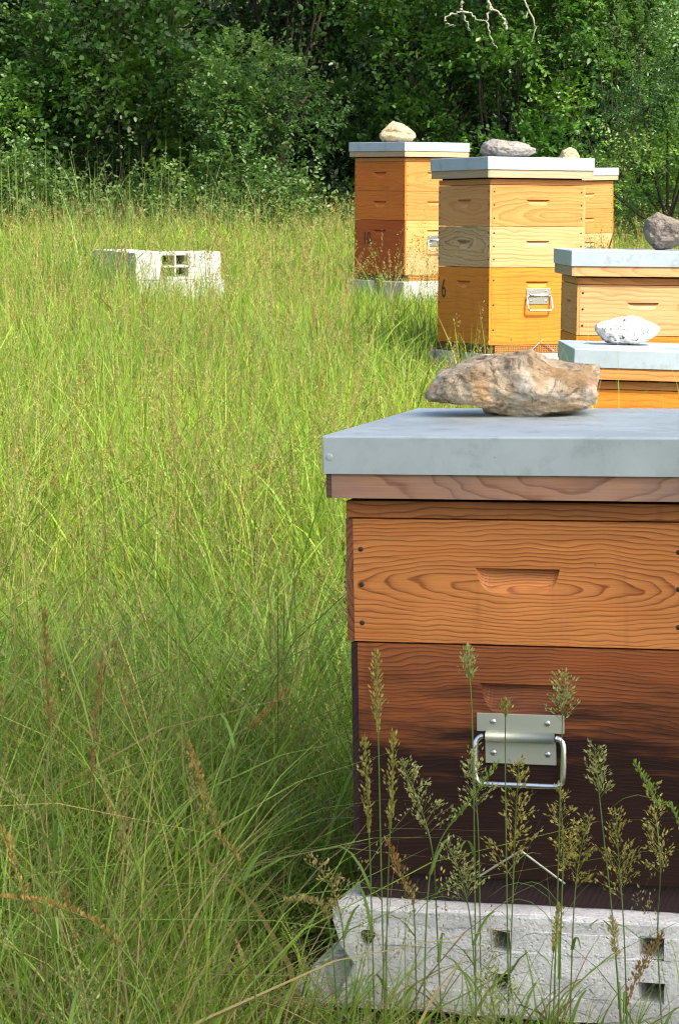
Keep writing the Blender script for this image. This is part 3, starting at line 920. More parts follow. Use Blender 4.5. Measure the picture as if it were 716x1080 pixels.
S_cream = stone("cream stone", ((0.20, 0.14, 0.075), (0.45, 0.36, 0.22), (0.42, 0.30, 0.15), (0.58, 0.50, 0.36)))
rock('cream rounded stone on the lid of the hive marked 10',
     [(-0.108, 0.045), (-0.08, 0.075), (-0.03, 0.118), (0.02, 0.112), (0.07, 0.085), (0.108, 0.05)],
     [(-0.108, 0.03), (-0.09, 0.0), (0.08, 0.0), (0.108, 0.03)], 0.09, (0.345, 16.06, 1.285), 0.1, S_cream, 19, 0.004)
rock('small buff stone on the lid of the half-hidden rear hive',
     [(-0.075, 0.05), (-0.05, 0.11), (0.0, 0.135), (0.045, 0.11), (0.075, 0.05)],
     [(-0.075, 0.04), (-0.05, 0.0), (0.05, 0.0), (0.075, 0.04)], 0.07, (1.586, 18.48, 1.145), 0.1, S_cream, 23, 0.004)

# ------------------------------------------------------------------ grass
GRASS = foliage_mat("grass blade", 0.36, 0.5, 0.25)

def blades(rng, X, Y, h, w, lean, col, segs=4, yaw=None, tipcol=None):
    n = len(X)
    Z = gz(X, Y) - 0.01
    az = rng.uniform(0, 2 * np.pi, n) if yaw is None else yaw
    d = np.stack([np.cos(az), np.sin(az)], 1)
    az2 = rng.uniform(0, np.pi, n)
    sd = np.stack([np.cos(az2), np.sin(az2)], 1)
    t = np.linspace(0, 1, segs + 1)
    V = np.zeros((n, segs + 1, 2, 3))
    C = np.zeros((n, segs + 1, 2, 3))
    for i, tt in enumerate(t):
        out = lean * h * tt ** 1.8
        up = h * (tt - 0.42 * np.clip(lean, 0, 1.4) * tt ** 2.4)
        cx = X + d[:, 0] * out; cy = Y + d[:, 1] * out; cz = Z + up
        ww = 0.5 * w * (1 - tt) ** 0.55 if tt < 1 else 0.02 * w
        for s_, sg in ((0, -1), (1, 1)):
            V[:, i, s_, 0] = cx + sg * sd[:, 0] * ww
            V[:, i, s_, 1] = cy + sg * sd[:, 1] * ww
            V[:, i, s_, 2] = cz
            C[:, i, s_] = col if tipcol is None else col * (1 - tt) + tipcol * tt
    base = (np.arange(n) * (segs + 1) * 2)[:, None]
    q = np.array([[2 * i, 2 * i + 1, 2 * i + 3, 2 * i + 2] for i in range(segs)])
    F = (base[:, :, None] + q[None]).reshape(-1, 4)
    return V.reshape(-1, 3), F, C.reshape(-1, 3)

def clear_of(X, Y, pad=0.02):
    ok = np.ones(len(X), bool)
    def foot(M, x0, x1, y0, y1):
        I = np.array(M.inverted())
        lx = I[0, 0] * X + I[0, 1] * Y + I[0, 3]; ly = I[1, 0] * X + I[1, 1] * Y + I[1, 3]
        return (lx > x0 - pad) & (lx < x1 + pad) & (ly > y0 - pad) & (ly < y1 + pad)
    for o in (hiveB, hiveC, hiveD, hiveE, hiveF):
        ok &= ~foot(o.matrix_world, -0.02, W + 0.03, -0.025, W + 0.02)
    ok &= ~foot(MA, -0.01, 0.50, -0.037, W)
    ok &= ~foot(MG, 0, 0.5, 0.0, 0.7)
    ok &= ~foot(placeM(-0.078, 3.475, 0, -0.25), 0.0, 0.12, -0.04, 0.15)
    return ok

def patches(x, y, seed, f=1.0):
    P = np.stack([x, y, np.zeros_like(x)], 1)
    return vnoise(P, seed, 3, 1.6 * f)

def scatter(rng, y0, y1, dens, wide=1.7):
    ymid = np.linspace(y0, y1, 60)
    half = 0.128 * ymid * wide + 0.25
    area = np.trapezoid(2 * half, ymid) if hasattr(np, 'trapezoid') else np.trapz(2 * half, ymid)
    n = int(area * dens)
    Y = rng.uniform(y0, y1, int(n * 2.2)); X = rng.uniform(-1, 1, len(Y))
    hh = 0.128 * Y * wide + 0.25
    keep = rng.uniform(0, hh.max(), len(Y)) < hh
    X = X[keep] * hh[keep]; Y = Y[keep]
    return X[:n], Y[:n]

C_LIT = np.array([0.280, 0.400, 0.040])     # yellow green
C_MID = np.array([0.110, 0.232, 0.028])     # green
C_BLUE = np.array([0.175, 0.300, 0.055])    # bluish fresh green
C_STRAW = np.array([0.33, 0.27, 0.10])
C_BROWN = np.array([0.26, 0.13, 0.045])

def grass_cols(rng, X, Y):
    n = len(X)
    p = patches(X, Y, 3)
    q = patches(X, Y, 9, 2.0)
    k = np.clip(0.5 + 0.35 * p + rng.normal(0, 0.28, n), 0, 1)[:, None]
    near = np.clip((6.0 - Y) / 2.5, 0, 1)[:, None]
    a = C_LIT * (1 - near * 0.55) + C_BLUE * near * 0.55
    c = a * k + C_MID * (1 - k)
    st = (rng.uniform(0, 1, n) < 0.07 + 0.08 * (q > 0.3) + 0.07 * near[:, 0])[:, None]
    c = np.where(st, C_STRAW * rng.uniform(0.6, 1.1, (n, 1)), c)
    return c * rng.uniform(0.5, 1.4, (n, 1))

def meadow():
    rng = np.random.default_rng(42)
    parts = []
    for (y0, y1, dens, w, hmean, segs) in ((2.35, 4.2, 7200, 0.0027, 0.24, 5), (4.2, 6.5, 5600, 0.0032, 0.255, 4),
                                           (6.5, 10, 4200, 0.0038, 0.26, 4), (10, 16, 2700, 0.0048, 0.23, 3), (16, 24.5, 1700, 0.0068, 0.17, 3)):
        X, Y = scatter(rng, y0, y1, dens)
        # two thirds of the blades grow in tufts and lean out of them
        nt = max(1, int(len(X) / (34 if y1 < 7 else 16)))
        ti = rng.integers(0, nt, len(X)) 
        TX, TY = scatter(rng, y0, y1, nt / (len(X) / dens) * 1.02)
        ti = rng.integers(0, len(TX), len(X))
        ta = rng.uniform(0, 2 * np.pi, len(X)); tr = np.abs(rng.normal(0, 0.028 if y1 < 7 else 0.04, len(X)))
        intuft = rng.uniform(0, 1, len(X)) < 0.68
        X = np.where(intuft, TX[ti] + tr * np.cos(ta), X); Y = np.where(intuft, TY[ti] + tr * np.sin(ta), Y)
        tuft_h = rng.uniform(0.70, 1.30, len(TX))[ti]
        tuft_c = rng.normal(0, 1, len(TX))[ti]
        ok = clear_of(X, Y)
        intuft, ta, tuft_h, tuft_c = intuft[ok], ta[ok], tuft_h[ok], tuft_c[ok]
        # keep the stands readable: thin, short grass right in front of them
        X, Y = X[ok], Y[ok]
        n = len(X)
        p = patches(X, Y, 5, 1.4)
        h = hmean * (1 + 0.25 * p) * np.clip(rng.lognormal(0, 0.38, n), 0.3, 1.9)
        h = np.where(intuft, h * tuft_h, h)
        # shorter in the strip before the nearest hive and around the other stands
        fr = (X > -0.16) & (X < 0.75) & (Y < 3.7)
        h = np.where(fr, h * np.where(rng.uniform(0, 1, n) < 0.12, 0.8, 0.33), h)
        for (cx, cy, r, s) in ((0.62, 10.6, 0.62, 0.22), (0.35, 15.3, 0.7, 0.40), (-0.74, 14.0, 0.40, 0.62)):
            near = np.exp(-(((X - cx) / r) ** 2 + ((Y - cy) / (r * 1.8)) ** 2))
            h = h * (1 - (1 - s) * near)
        broad = rng.uniform(0, 1, n) < (0.10 if y1 < 7 else 0.04)
        w = np.where(broad, w * 2.3, w)
        h = np.where((X > -1.6) & (X < -1.08) & (Y > 13.4) & (Y < 14.6), h * 1.35, h)
        lean = np.abs(rng.normal(0.28, 0.28, n)) + np.where(broad, 0.25, 0.0) + np.where(Y < 5.5, 0.18, 0.0)
        yaw = rng.uniform(0, 2 * np.pi, n)
        flow = 2.2 * patches(X, Y, 21, 0.6)
        yaw = np.where(rng.uniform(0, 1, n) < 0.35, flow + rng.normal(0, 0.9, n), yaw)
        yaw = np.where(intuft, ta + rng.normal(0, 0.5, n), yaw)
        lean = np.where(intuft, lean * 1.25 + 0.06, lean)
        if y1 < 7:                                      # last year's dead blades lying low
            dead = rng.uniform(0, 1, n) < 0.05
            lean = np.where(dead, rng.uniform(0.9, 1.4, n), lean)
        c = grass_cols(rng, X, Y)
        c = np.where(intuft[:, None], c * (1 + 0.16 * np.clip(tuft_c, -1.6, 1.6))[:, None] * np.stack([1 + 0.07 * tuft_c, np.ones(n), 1 - 0.05 * tuft_c], 1), c)
        c = np.clip(c, 0.01, 0.6)
        if y1 < 7: c = np.where(dead[:, None], C_STRAW * rng.uniform(0.5, 1.0, (n, 1)), c)
        tip = c * 0.9 + 0.1 * C_STRAW
        parts.append(blades(rng, X, Y, h, w * rng.uniform(0.6, 1.5, n), lean, c, segs, yaw, tip))
    V, F, C = merge(parts)
    o = mesh_np("meadow_grass", V, F, GRASS, None, C)
    tag(o, 'tall bright green meadow grass around the hives', 'grass', kind='stuff')
meadow()

def spikelets(rng, P, D, size, col):
    """small diamond seeds at points P pointing along D"""
    n = len(P)
    D = D / (np.linalg.norm(D, axis=1)[:, None] + 1e-9)
    r = rng.normal(size=(n, 3)); s = np.cross(D, r); s /= np.linalg.norm(s, axis=1)[:, None] + 1e-9
    size = np.broadcast_to(size, (n,))[:, None]
    V = np.stack([P, P + D * size * 0.45 + s * size * 0.20, P + D * size, P + D * size * 0.45 - s * size * 0.20], 1)
    F = np.arange(n * 4).reshape(n, 4)
    C = np.repeat(np.broadcast_to(col, (n, 3)), 4, axis=0)
    return V.reshape(-1, 3), F, C

def flowering_field():
    """thin flowering stems all over the meadow, too many to count"""
    rng = np.random.default_rng(77)
    parts = []
    for (y0, y1, dens, w, nsp, ss) in ((2.5, 5, 85, 0.0018, 110, 0.0048), (5, 10, 115, 0.0024, 80, 0.0058), (10, 16, 75, 0.0034, 40, 0.0090), (16, 24, 36, 0.0046, 22, 0.014)):
        X, Y = scatter(rng, y0, y1, dens)
        ok = clear_of(X, Y, 0.05) & ~((X > -0.12) & (X < 0.8) & (Y < 3.7))
        for (cx, cy, rx, ry) in ((0.65, 9.8, 0.6, 1.9), (0.45, 15.0, 0.5, 1.0), (-0.9, 13.9, 0.45, 1.0), (0.14, 13.8, 0.07, 2.2), (1.0, 6.0, 0.6, 3.0)):
            ok &= ~((np.abs(X - cx) < rx) & (np.abs(Y - cy) < ry) & (rng.uniform(0, 1, len(X)) < (1.0 if cx > 0.5 or abs(cx - 0.14) < 0.01 else 0.72)))
        X, Y = X[ok], Y[ok]; n = len(X)
        h = rng.uniform(0.40, 0.78, n) * np.where(Y < 5, 0.92, np.where(Y < 14, 0.9, 0.62))
        lean = np.abs(rng.normal(0.18, 0.16, n)); yaw = rng.uniform(0, 2 * np.pi, n)
        kind = rng.uniform(0, 1, n)
        stem = np.where((kind > 0.6)[:, None], C_LIT * 0.95, np.where((kind > 0.15)[:, None], np.array([0.37, 0.33, 0.11]), np.array([0.22, 0.14, 0.05]))) * rng.uniform(0.7, 1.1, (n, 1))
        parts.append(blades(rng, X, Y, h, np.full(n, w), lean, stem, 5, yaw))
        seedc = np.where((kind < 0.18)[:, None], np.array([0.27, 0.17, 0.055]), np.where((kind < 0.75)[:, None], np.array([0.30, 0.26, 0.085]), np.array([0.22, 0.27, 0.06])))
        # spikes along the upper stem
        L = rng.uniform(0.14, 0.34, n)
        wide = np.where(kind < 0.55, 0.006, 0.026) * (1 + 0.02 * Y)
        d = np.stack([np.cos(yaw), np.sin(yaw)], 1)
        T = 1 - L[:, None] * rng.uniform(0, 1, (n, nsp))
        out = (lean * h)[:, None] * T ** 1.8
        up = h[:, None] * (T - 0.42 * np.clip(lean, 0, 1.4)[:, None] * T ** 2.4)
        prof_ = np.sqrt(np.clip((1 - T) / L[:, None] * 1.05, 0.02, 1)) * wide[:, None]
        off = rng.normal(0, 1, (n, nsp, 2)) * prof_[..., None] * 0.6
        P = np.stack([X[:, None] + d[:, :1] * out + off[..., 0], Y[:, None] + d[:, 1:] * out + off[..., 1],
                      gz(X, Y)[:, None] + up + rng.normal(0, 0.004, (n, nsp))], -1).reshape(-1, 3)
        D = np.concatenate([off * 40, np.ones((n, nsp, 1)) * 0.9], -1).reshape(-1, 3) + rng.normal(0, 0.25, (n * nsp, 3))
        cc = np.repeat(seedc, nsp, axis=0) * rng.uniform(0.7, 1.25, (n * nsp, 1))
        parts.append(spikelets(rng, P, D, ss * rng.uniform(0.7, 1.3, n * nsp), cc))
    n = 26
    X = rng.uniform(-0.10, 0.55, n); Y = rng.uniform(2.85, 3.22, n); h = rng.uniform(0.12, 0.40, n)
    yaw = rng.uniform(0, 6.28, n); lean = np.abs(rng.normal(0.25, 0.2, n))
    parts.append(blades(rng, X, Y, h, np.full(n, 0.0019), lean, np.array([0.20, 0.30, 0.06]) * rng.uniform(0.7, 1.4, (n, 1)), 6, yaw))
    X2 = np.repeat(X, 40); Y2 = np.repeat(Y, 40); t = 1 - rng.uniform(0, 0.3, n * 40); L2 = np.repeat(lean * h, 40); h2 = np.repeat(h, 40); y2 = np.repeat(yaw, 40)
    P = np.stack([X2 + np.cos(y2) * L2 * t ** 1.8, Y2 + np.sin(y2) * L2 * t ** 1.8, gz(X2, Y2) - 0.01 + h2 * (t - 0.42 * np.repeat(lean, 40) * t ** 2.4)], 1) + rng.normal(0, 0.005, (n * 40, 3))
    parts.append(spikelets(rng, P, rng.normal(0, 0.5, (n * 40, 3)) + np.array([0, 0, 1.0]), 0.005 * rng.uniform(0.7, 1.3, n * 40), np.array([0.32, 0.30, 0.10]) * rng.uniform(0.6, 1.3, (n * 40, 1))))
    V, F, C = merge(parts)
    tag(mesh_np("flowering_grass", V, F, GRASS, None, C), 'thin flowering grass stems with brown and straw seed heads', 'grass', kind='stuff')
flowering_field()

# --- flowering stalks standing right before the dark box: each one a thing
def stalk(label, base, pts, kind, L, wid, seed, col=(0.25, 0.25, 0.09), n=170, group='flowering grass stalks before the nearest hive', r=0.0011):
    """pts: points of the stem relative to its foot; the head occupies the last L metres"""
    rng = np.random.default_rng(seed); n = int(n * 2.0)
    bx, by = base
    z0 = float(gz(bx, by)) - 0.01
    root = empty('grass_stalk', (bx, by, z0))
    tag(root, label, 'grass stalk', group)
    path = bez([(0, 0, 0)] + [tuple(p) for p in pts], 7)
    V, F = tube_np(path, np.linspace(r, r * 0.45, len(path)), 5)
    C = np.broadcast_to(np.array([0.17, 0.24, 0.055]), (len(V), 3)).copy()
    parts = [(V, F, C)]
    # one or two leaf blades from the stem
    for q in range(2 if kind != 'bare' else 0):
        i0 = int(len(path) * rng.uniform(0.12, 0.40))
        p0 = path[i0]; a = rng.uniform(0, 6.28); ln = rng.uniform(0.08, 0.17)
        d = np.array([math.cos(a), math.sin(a), 0]); sd = np.array([-d[1], d[0], 0])
        vv, ff = [], []
        for j, t in enumerate(np.linspace(0, 1, 6)):
            c = p0 + d * ln * 0.6 * t + np.array([0, 0, ln * (0.9 * t - 0.75 * t * t)])
            wv = 0.0022 * (1 - t) ** 0.6 + 0.0001
            vv += [c - sd * wv, c + sd * wv]
            if j: ff.append((2 * j - 2, 2 * j - 1, 2 * j + 1, 2 * j))
        parts.append((np.array(vv), np.array(ff), np.tile(np.array([0.14, 0.24, 0.045]), (len(vv), 1))))
    Vm, Fm, Cm = merge(parts)
    mesh_np('stem', Vm, Fm, GRASS, root, Cm, smooth=True)
    if kind == 'bare': return root
    seg = np.concatenate([[0], np.cumsum(np.linalg.norm(np.diff(path, axis=0), axis=1))])
    tot = seg[-1]
    def at(s): return np.stack([np.interp(s, seg, path[:, q]) for q in range(3)], -1)
    parts = []
    if kind == 'spike':
        s = tot - L * rng.uniform(0, 1, n)
        P = at(s); f = (tot - s) / L
        off = rng.normal(0, 1, (n, 3)) * (wid * 0.45 * (np.sin(np.pi * np.clip(f * 0.85 + 0.12, 0, 1)))[:, None]); off[:, 2] *= 0.4
        D = off / (wid + 1e-6) * 0.8 + np.array([0, 0, 1.0]) + rng.normal(0, 0.15, (n, 3))
        parts.append(spikelets(rng, P + off, D, 0.0052 * rng.uniform(0.7, 1.4, n), np.array(col) * rng.uniform(0.7, 1.3, (n, 1))))
    else:
        # open panicle: whorls of thin branches carrying spikelets
        nb = 34
        for q in range(nb):
            f = (q + rng.uniform(0, 0.8)) / nb
            s = tot - L * (1 - f)
            p0 = at(np.array([s]))[0]
            a = rng.uniform(0, 6.28)
            ln = wid * (1.05 - f) * rng.uniform(0.5, 1.2) + 0.006
            rise = rng.uniform(0.55, 1.5)
            tip = p0 + np.array([math.cos(a) * ln, math.sin(a) * ln, ln * rise])
            mid = (p0 + tip) / 2 + np.array([0, 0, ln * 0.10])
            bp = bez([p0, mid, tip], 4)
            v, ff = tube_np(bp, np.full(len(bp), r * 0.28), 3)
            parts.append((v, ff, np.tile(np.array(col) * 0.8, (len(v), 1))))
            m = max(3, int(n / nb * (1.25 - 0.7 * f)))
            t = rng.uniform(0.30, 1.0, m)
            P = p0 + (tip - p0) * t[:, None] + rng.normal(0, 0.0022, (m, 3))
            D = (tip - p0) / (ln + 1e-6) + rng.normal(0, 0.45, (m, 3)) + np.array([0, 0, 0.2])
            parts.append(spikelets(rng, P, D, 0.0052 * rng.uniform(0.6, 1.4, m), np.array(col) * rng.uniform(0.65, 1.45, (m, 1))))
    V, F, C = merge(parts)
    mesh_np('seed_head', V, F, GRASS, root, C)
    return root

OL = (0.32, 0.29, 0.07); GR = (0.31, 0.33, 0.11); TN = (0.40, 0.33, 0.12); RB = (0.29, 0.17, 0.055)
stalk('tall narrow olive grass spike rising at the left edge of the dark box', (0.057, 3.05), [(-0.007, 0.002, 0.273), (-0.011, -0.002, 0.444), (-0.014, 0.008, 0.569)], 'spike', 0.095, 0.0075, 100, OL, 150)
stalk('shorter olive grass spike just left of the tall narrow one, beside the box corner', (0.045, 3.06), [(-0.007, 0.004, 0.259), (-0.011, 0.01, 0.374), (-0.016, 0.004, 0.467)], 'spike', 0.12, 0.007, 101, OL, 150)
stalk('olive grass spike just right of the tall narrow one at the box corner', (0.053, 3.08), [(0.004, 0.002, 0.253), (0.008, -0.006, 0.38), (0.011, -0.005, 0.472)], 'spike', 0.12, 0.007, 102, OL, 150)
stalk('open feathery panicle drooping left, between the box corner and the handle', (0.128, 3.08), [(-0.01, 0.024, 0.208), (-0.019, -0.031, 0.335), (-0.038, 0.005, 0.395), (-0.055, -0.007, 0.436)], 'pan', 0.105, 0.022, 103, GR, 190)
stalk('straight stalk with one short dense head high above the left end of the handle', (0.166, 3.1), [(-0.005, -0.008, 0.318), (-0.009, -0.002, 0.492), (-0.014, 0.02, 0.566)], 'spike', 0.043, 0.009, 104, GR, 110)
stalk('feathery panicle ending just below the left end of the steel handle', (0.172, 3.07), [(-0.005, -0.01, 0.211), (-0.009, -0.016, 0.361), (-0.017, -0.003, 0.447)], 'pan', 0.07, 0.018, 105, GR, 150)
stalk('thin stalk whose small head crosses the handle plate', (0.209, 3.14), [(-0.005, 0.013, 0.249), (-0.008, 0.021, 0.425), (-0.011, -0.031, 0.503)], 'spike', 0.034, 0.006, 106, OL, 60)
stalk('fluffy panicle whose top stands at the right end of the handle plate', (0.255, 3.1), [(0.006, 0.0, 0.261), (0.009, 0.004, 0.435), (0.011, -0.003, 0.535)], 'pan', 0.058, 0.018, 107, GR, 150)
stalk('isolated loose panicle to the right of the handle, on a curved stem', (0.346, 3.08), [(-0.021, -0.021, 0.234), (-0.038, -0.016, 0.384), (-0.046, -0.016, 0.458)], 'pan', 0.062, 0.013, 108, GR, 150)
stalk('bushy wide panicle in front of the left leg of the wire clip', (0.195, 3.04), [(0.007, -0.01, 0.255), (0.011, 0.003, 0.369), (0.013, -0.02, 0.449)], 'pan', 0.15, 0.026, 109, OL, 260)
stalk('panicle standing below the right end of the handle', (0.258, 3.06), [(0.003, -0.013, 0.239), (0.005, -0.009, 0.342), (0.0, -0.009, 0.411)], 'pan', 0.105, 0.018, 110, OL, 180)
stalk('panicle drooping right past the right end of the wire clip', (0.277, 3.1), [(0.003, 0.0, 0.227), (0.012, 0.016, 0.315), (0.024, 0.015, 0.36)], 'pan', 0.09, 0.02, 111, OL, 180)
stalk('widest panicle right of the wire clip, before the dark box', (0.346, 3.05), [(-0.009, -0.0, 0.22), (-0.015, 0.013, 0.312), (-0.021, 0.009, 0.38)], 'pan', 0.11, 0.026, 112, OL, 240)
stalk('slender panicle nearest the right edge of the frame', (0.396, 3.1), [(-0.011, 0.022, 0.206), (-0.017, -0.037, 0.322), (-0.023, 0.011, 0.401)], 'pan', 0.115, 0.016, 113, OL, 170)
stalk('low panicle leaning left, left of the wire clip', (0.168, 3.05), [(-0.01, 0.008, 0.218), (-0.025, -0.012, 0.304), (-0.043, -0.019, 0.349)], 'pan', 0.085, 0.02, 114, GR, 170)
stalk('reddish brown bent grass head at the lower left of the dark box', (0.093, 3.06), [(-0.005, -0.017, 0.257), (-0.019, -0.011, 0.3), (-0.037, 0.005, 0.343)], 'spike', 0.085, 0.008, 115, RB, 120)
stalk('green stalk entering from the right edge with a head hanging left', (0.42, 3.0), [(-0.025, -0.007, 0.361), (-0.054, 0.008, 0.411), (-0.078, 0.012, 0.453)], 'spike', 0.1, 0.005, 116, (0.20, 0.30, 0.05), 90)
stalk('bright green leafy stalk slanting up right toward the handle grip', (0.099, 3.02), [(0.003, 0.013, 0.26), (0.016, 0.004, 0.347), (0.047, -0.006, 0.396), (0.083, -0.015, 0.449)], 'spike', 0.1, 0.004, 117, (0.20, 0.30, 0.05), 60)
stalk('small olive spike before the pale block, below the right leg of the wire clip', (0.241, 3.0), [(0.002, -0.005, 0.119), (0.005, -0.014, 0.216), (0.015, 0.008, 0.281)], 'spike', 0.055, 0.006, 118, OL, 90)
stalk('thick brownish spike slanting across the right square holes of the block', (0.309, 2.95), [(0.015, -0.004, 0.16), (0.035, 0.012, 0.216), (0.061, 0.005, 0.266)], 'spike', 0.1, 0.008, 119, RB, 150)
stalk('straw coloured spike before the block, left of its right square holes', (0.341, 3.02), [(-0.008, -0.004, 0.114), (-0.015, 0.014, 0.206), (-0.021, 0.017, 0.26)], 'spike', 0.05, 0.006, 120, TN, 80)
stalk('bushy low panicle at the bottom edge before the middle of the block', (0.185, 2.9), [(-0.009, 0.004, 0.175), (-0.02, 0.018, 0.23)], 'pan', 0.09, 0.035, 121, GR, 200)
stalk('tan drooping head left of the block corner', (0.012, 3.1), [(-0.007, -0.017, 0.217), (-0.026, -0.014, 0.287), (-0.053, -0.016, 0.311)], 'pan', 0.09, 0.012, 122, TN, 130)
stalk('straw coloured nodding head against the left end of the block', (0.005, 3.1), [(-0.016, 0.007, 0.217), (-0.039, 0.003, 0.256), (-0.069, -0.001, 0.258)], 'spike', 0.07, 0.007, 123, TN, 110)
stalk('upright rusty grass spike near the left edge at half height', (-0.305, 2.75), [(0.0, 0.016, 0.414), (-0.002, 0.004, 0.578), (-0.003, -0.014, 0.679)], 'spike', 0.14, 0.0042, 124, RB, 96, group='rusty and ochre grass heads in the near meadow')
stalk('rusty brown leaning spike right of the upright one near the left edge', (-0.269, 2.8), [(-0.001, 0.004, 0.347), (0.002, -0.0, 0.484), (0.015, -0.006, 0.608)], 'spike', 0.14, 0.0042, 125, RB, 96, group='rusty and ochre grass heads in the near meadow')
stalk('thick ochre grass head arching left in the lower middle of the meadow', (-0.066, 2.6), [(-0.026, -0.023, 0.404), (-0.054, -0.036, 0.484), (-0.087, 0.014, 0.565)], 'spike', 0.15, 0.0042, 126, (0.33, 0.23, 0.065), 132, group='rusty and ochre grass heads in the near meadow')
stalk('reddish seed head leaning right in the middle of the meadow', (-0.15, 3.2), [(0.017, 0.015, 0.39), (0.05, 0.009, 0.449), (0.086, 0.012, 0.491)], 'spike', 0.07, 0.0042, 127, RB, 66, group='rusty and ochre grass heads in the near meadow')
stalk('ochre grass head bowing flat to the left at the bottom left corner', (-0.147, 2.5), [(-0.022, -0.014, 0.301), (-0.074, 0.002, 0.397), (-0.128, -0.003, 0.43), (-0.18, -0.006, 0.44)], 'spike', 0.13, 0.0042, 128, (0.33, 0.23, 0.065), 120, group='rusty and ochre grass heads in the near meadow')
stalk('ochre head hanging down at the very left edge', (-0.25, 2.5), [(-0.022, -0.005, 0.37), (-0.053, 0.001, 0.436), (-0.074, -0.002, 0.511)], 'spike', 0.1, 0.0042, 129, (0.33, 0.23, 0.065), 96, group='rusty and ochre grass heads in the near meadow')
stalk('pale feathery panicle in the bottom left corner', (-0.24, 2.6), [(-0.017, 0.019, 0.283), (-0.045, 0.009, 0.323)], 'pan', 0.09, 0.025, 130, GR, 102, group='rusty and ochre grass heads in the near meadow')
stalk('pale green pointed spike at the left edge above the bowing ochre head', (-0.3, 2.7), [(-0.01, -0.005, 0.408), (-0.029, 0.003, 0.479), (-0.049, 0.007, 0.494)], 'spike', 0.05, 0.0042, 131, GR, 48, group='rusty and ochre grass heads in the near meadow')

# ------------------------------------------------------------------ hedge and trees
LEAF = foliage_mat("leaf", 0.36, 0.42, 0.5)
M_bark = plain("bark", (0.045, 0.036, 0.026), 0.9, spec=0.1, nscale=30, namt=0.5, bump=0.6)
M_lichen = plain("lichen covered twig", (0.26, 0.27, 0.19), 0.95, spec=0.1, nscale=60, namt=0.4, bump=0.8)

def sprays(rng, O, D, L, m, size, col, droop=0.25, jitter=0.35, aspect=0.55):
    """m leaves set alternately along each short twig O + D*L"""
    n = len(O)
    t = (np.arange(m) + 0.6) / m
    D = D / np.linalg.norm(D, axis=1)[:, None]
    up = np.array([0, 0, 1.0])
    side = np.cross(D, up); sn = np.linalg.norm(side, axis=1)[:, None]; side = np.where(sn > 1e-3, side / (sn + 1e-9), np.array([1.0, 0, 0]))
    roll = rng.uniform(-0.9, 0.9, n)[:, None]
    nrm0 = np.cross(side, D)
    side = side * np.cos(roll) + nrm0 * np.sin(roll)
    T = t[None, :, None] * L[:, None, None]
    P = O[:, None] + D[:, None] * T - up * (droop * T ** 2)
    alt = np.where(np.arange(m) % 2 == 0, 1.0, -1.0)[None, :, None]
    ax = side[:, None] * alt * 0.85 + D[:, None] * 0.55 + rng.normal(0, jitter, (n, m, 3)) - up * 0.15
    ax /= np.linalg.norm(ax, axis=2)[..., None]
    nr = np.cross(side, D)[:, None] * np.ones((1, m, 1)) + rng.normal(0, jitter * 1.3, (n, m, 3)) + up * 0.25
    bt = np.cross(nr, ax); bt /= np.linalg.norm(bt, axis=2)[..., None] + 1e-9
    nr = np.cross(ax, bt)
    s = (size * rng.uniform(0.65, 1.25, (n, m)))[..., None]
    w = s * aspect * 0.5
    fold = 0.22
    b0 = P; tip = P + ax * s
    l1 = P + ax * s * 0.32 + bt * w + nr * w * fold
    l2 = P + ax * s * 0.70 + bt * w * 0.75 + nr * w * fold
    r1 = P + ax * s * 0.32 - bt * w + nr * w * fold
    r2 = P + ax * s * 0.70 - bt * w * 0.75 + nr * w * fold
    V = np.stack([b0, l1, l2, tip, r2, r1], 2).reshape(-1, 3)
    k = n * m
    base = (np.arange(k) * 6)[:, None]
    F = np.concatenate([base + np.array([0, 3, 2, 1]), base + np.array([0, 5, 4, 3])], 0)
    cc = np.repeat(col, m, axis=0) * rng.uniform(0.8, 1.2, (k, 1))
    C = np.repeat(cc, 6, axis=0)
    return V, F, C

def crown_leaves(rng, clumps, per, size, m, twig, base, var=0.3, aspect=0.55, droop=0.25, upb=0.25):
    """clumps: (n,4) centre+radius; leaves on twigs mostly at each clump's surface"""
    n = len(clumps)
    idx = rng.choice(n, per, p=clumps[:, 3] ** 2 / np.sum(clumps[:, 3] ** 2))
    d = rng.normal(size=(per, 3)); d /= np.linalg.norm(d, axis=1)[:, None]
    rr = rng.uniform(0.15, 1.0, per) ** 0.5
    O = clumps[idx, :3] + d * (clumps[idx, 3] * rr)[:, None] * np.array([1, 1, 0.85])
    D = d + rng.normal(0, 0.45, (per, 3)) + np.array([0, 0, upb])
    L = twig * rng.uniform(0.5, 1.3, per)
    hue = rng.normal(0, 1, n)[idx]                               # each clump its own tone
    col = np.array(base) * (1 + var * np.clip(hue, -1.4, 1.4))[:, None] * np.stack([1 + 0.10 * hue, np.ones(per), 1 - 0.08 * hue], 1)
    col = col * rng.uniform(0.8, 1.2, (per, 1))
    return sprays(rng, O, D, L, m, size, np.clip(col, 0.004, 0.5), droop, 0.35, aspect)

